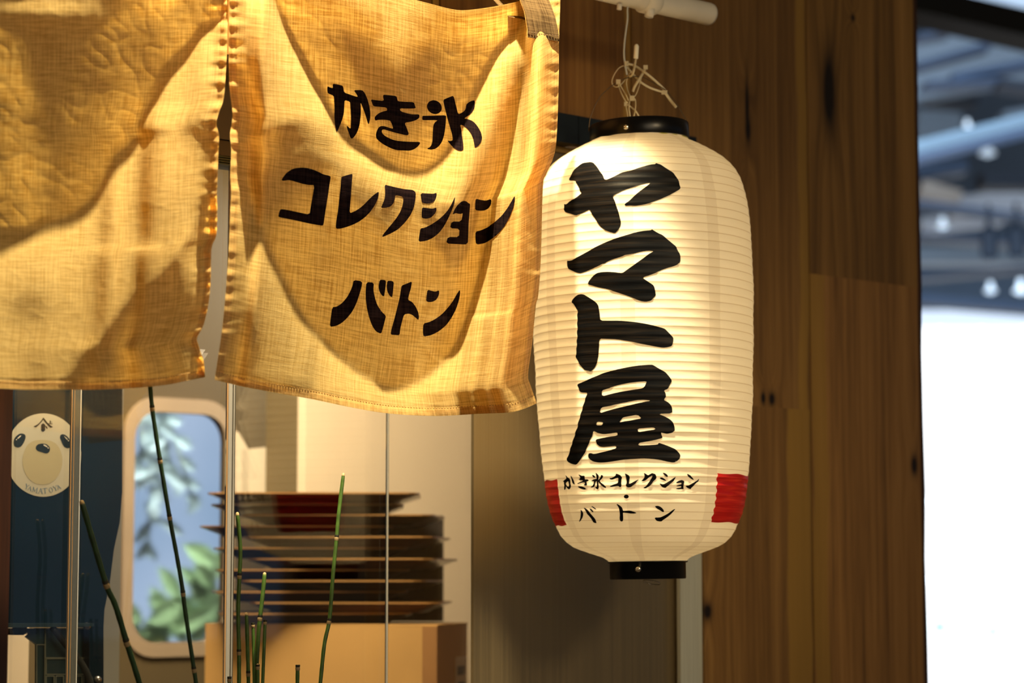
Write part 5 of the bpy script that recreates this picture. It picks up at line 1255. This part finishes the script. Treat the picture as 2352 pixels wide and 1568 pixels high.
# ---------------------------------------------------------------- horsetail stalks in front of the glass
M_HG = [plain('horsetail_green', (0.055, 0.125, 0.018), 0.45, 0, 0.35, 90), plain('horsetail_dark', (0.012, 0.045, 0.014), 0.45, 0, 0.35, 90)]
M_ND = plain('horsetail_node', (0.30, 0.22, 0.11), 0.6); M_NB = plain('horsetail_sheath', (0.02, 0.022, 0.012), 0.6)
def stalk(label, pts, wpx, nodes, mat, h):
    P = [fac(x, y, h) for x, y in pts]
    R = root('horsetail_stalk', P[-1], label, 'plant', 'horsetail stalks in front of the counter glass')
    sm = smooth_path(P, 8); wm_ = wpx * 2.62 / F
    ny = [n_ for n_ in nodes]
    rad = []
    for i, p in enumerate(sm):
        r = wm_ / 2
        if i < 3: r *= (0.45, 0.85, 0.97)[i]
        rad.append(r * (1 + 0.04 * math.sin(i * 1.7)))
    bm = bmesh.new(); tube(bm, sm, rad, 10); bm_obj('stem', bm, mat, R, smooth=True)
    for (x, y) in ny:
        c = fac(x, y, h); j = min(range(1, len(sm) - 1), key=lambda k: (sm[k] - c).length); d_ = (sm[j - 1] - sm[j + 1]).normalized()
        c = sm[j]; r = wm_ / 2
        bm = bmesh.new(); lathe(bm, [(r * 1.02, -r * .9), (r * 1.16, -r * .2), (r * 1.12, r * .6), (r * 1.0, r * .9)], c, d_, 12); bm_obj('node', bm, M_ND, R, smooth=True)
        bm = bmesh.new(); lathe(bm, [(r * 1.03, r * .8), (r * 1.18, r * 1.2), (r * 1.08, r * 2.0)], c, d_, 12); bm_obj('sheath', bm, M_NB, R, smooth=True)
    d_ = (sm[0] - sm[2]).normalized(); r = wm_ / 2
    bm = bmesh.new(); lathe(bm, [(r * .9, -r * 1.2), (r * .7, 0), (0.0003, r * .3)], sm[0], d_, 10); bm_obj('tip', bm, M_ND, R, smooth=True)
stalk('tallest horsetail stalk, rising in front of the curtain hem', [(343, 858), (350, 940), (368, 1060), (390, 1190), (405, 1270), (418, 1345), (425, 1400), (440, 1500), (452, 1580), (466, 1680)], 9.5, [(349, 943), (367, 1062), (389, 1195), (421, 1363), (445, 1545)], M_HG[1], -0.02)
stalk('thick leaning horsetail stalk in front of the navy machine', [(187, 1150), (210, 1230), (245, 1345), (265, 1390), (292, 1478), (322, 1575), (350, 1680)], 12.5, [(250, 1343), (291, 1480)], M_HG[1], -0.06)
stalk('stalk with bright tip just right of the clear vertical strip', [(545, 1177), (552, 1260), (550, 1325), (547, 1400), (549, 1500), (549, 1580), (549, 1680)], 9.5, [(550, 1325), (549, 1495)], M_HG[0], -0.10)
stalk('tall leaning stalk in front of the middle of the trays', [(789, 1087), (778, 1180), (773, 1237), (765, 1320), (757, 1420), (745, 1480), (735, 1575), (722, 1680)], 9.5, [(774, 1237), (756, 1425)], M_HG[0], -0.10)
stalk('curved stalk, tallest of the cluster between strip and box middle', [(608, 1315), (603, 1370), (595, 1440), (590, 1520), (589, 1580), (588, 1680)], 10, [(600, 1420)], M_HG[0], -0.12)
stalk('short stalk second from the clear strip', [(566, 1407), (569, 1500), (571, 1580), (573, 1680)], 9, [(570, 1545)], M_HG[0], -0.10)
stalk('short stalk in the middle of the cluster', [(581, 1432), (583, 1500), (584, 1580), (585, 1680)], 8, [(582, 1440)], M_HG[0], -0.14)
stalk('short stalk at the right of the cluster', [(609, 1425), (606, 1500), (603, 1580), (600, 1680)], 8, [(608, 1432)], M_HG[0], -0.10)
stalk('stub standing alone left of the tall leaning stalk', [(684, 1527), (683, 1580), (682, 1680)], 9.5, [(684, 1535)], M_HG[0], -0.10)
stalk('stub just in front of the clear strip at the bottom edge', [(527, 1555), (527, 1600), (528, 1680)], 9, [(527, 1563)], M_HG[0], -0.08)
stalk('lowest stub inside the cluster', [(592, 1525), (592, 1580), (592, 1680)], 8.5, [(592, 1533)], M_HG[0], -0.08)
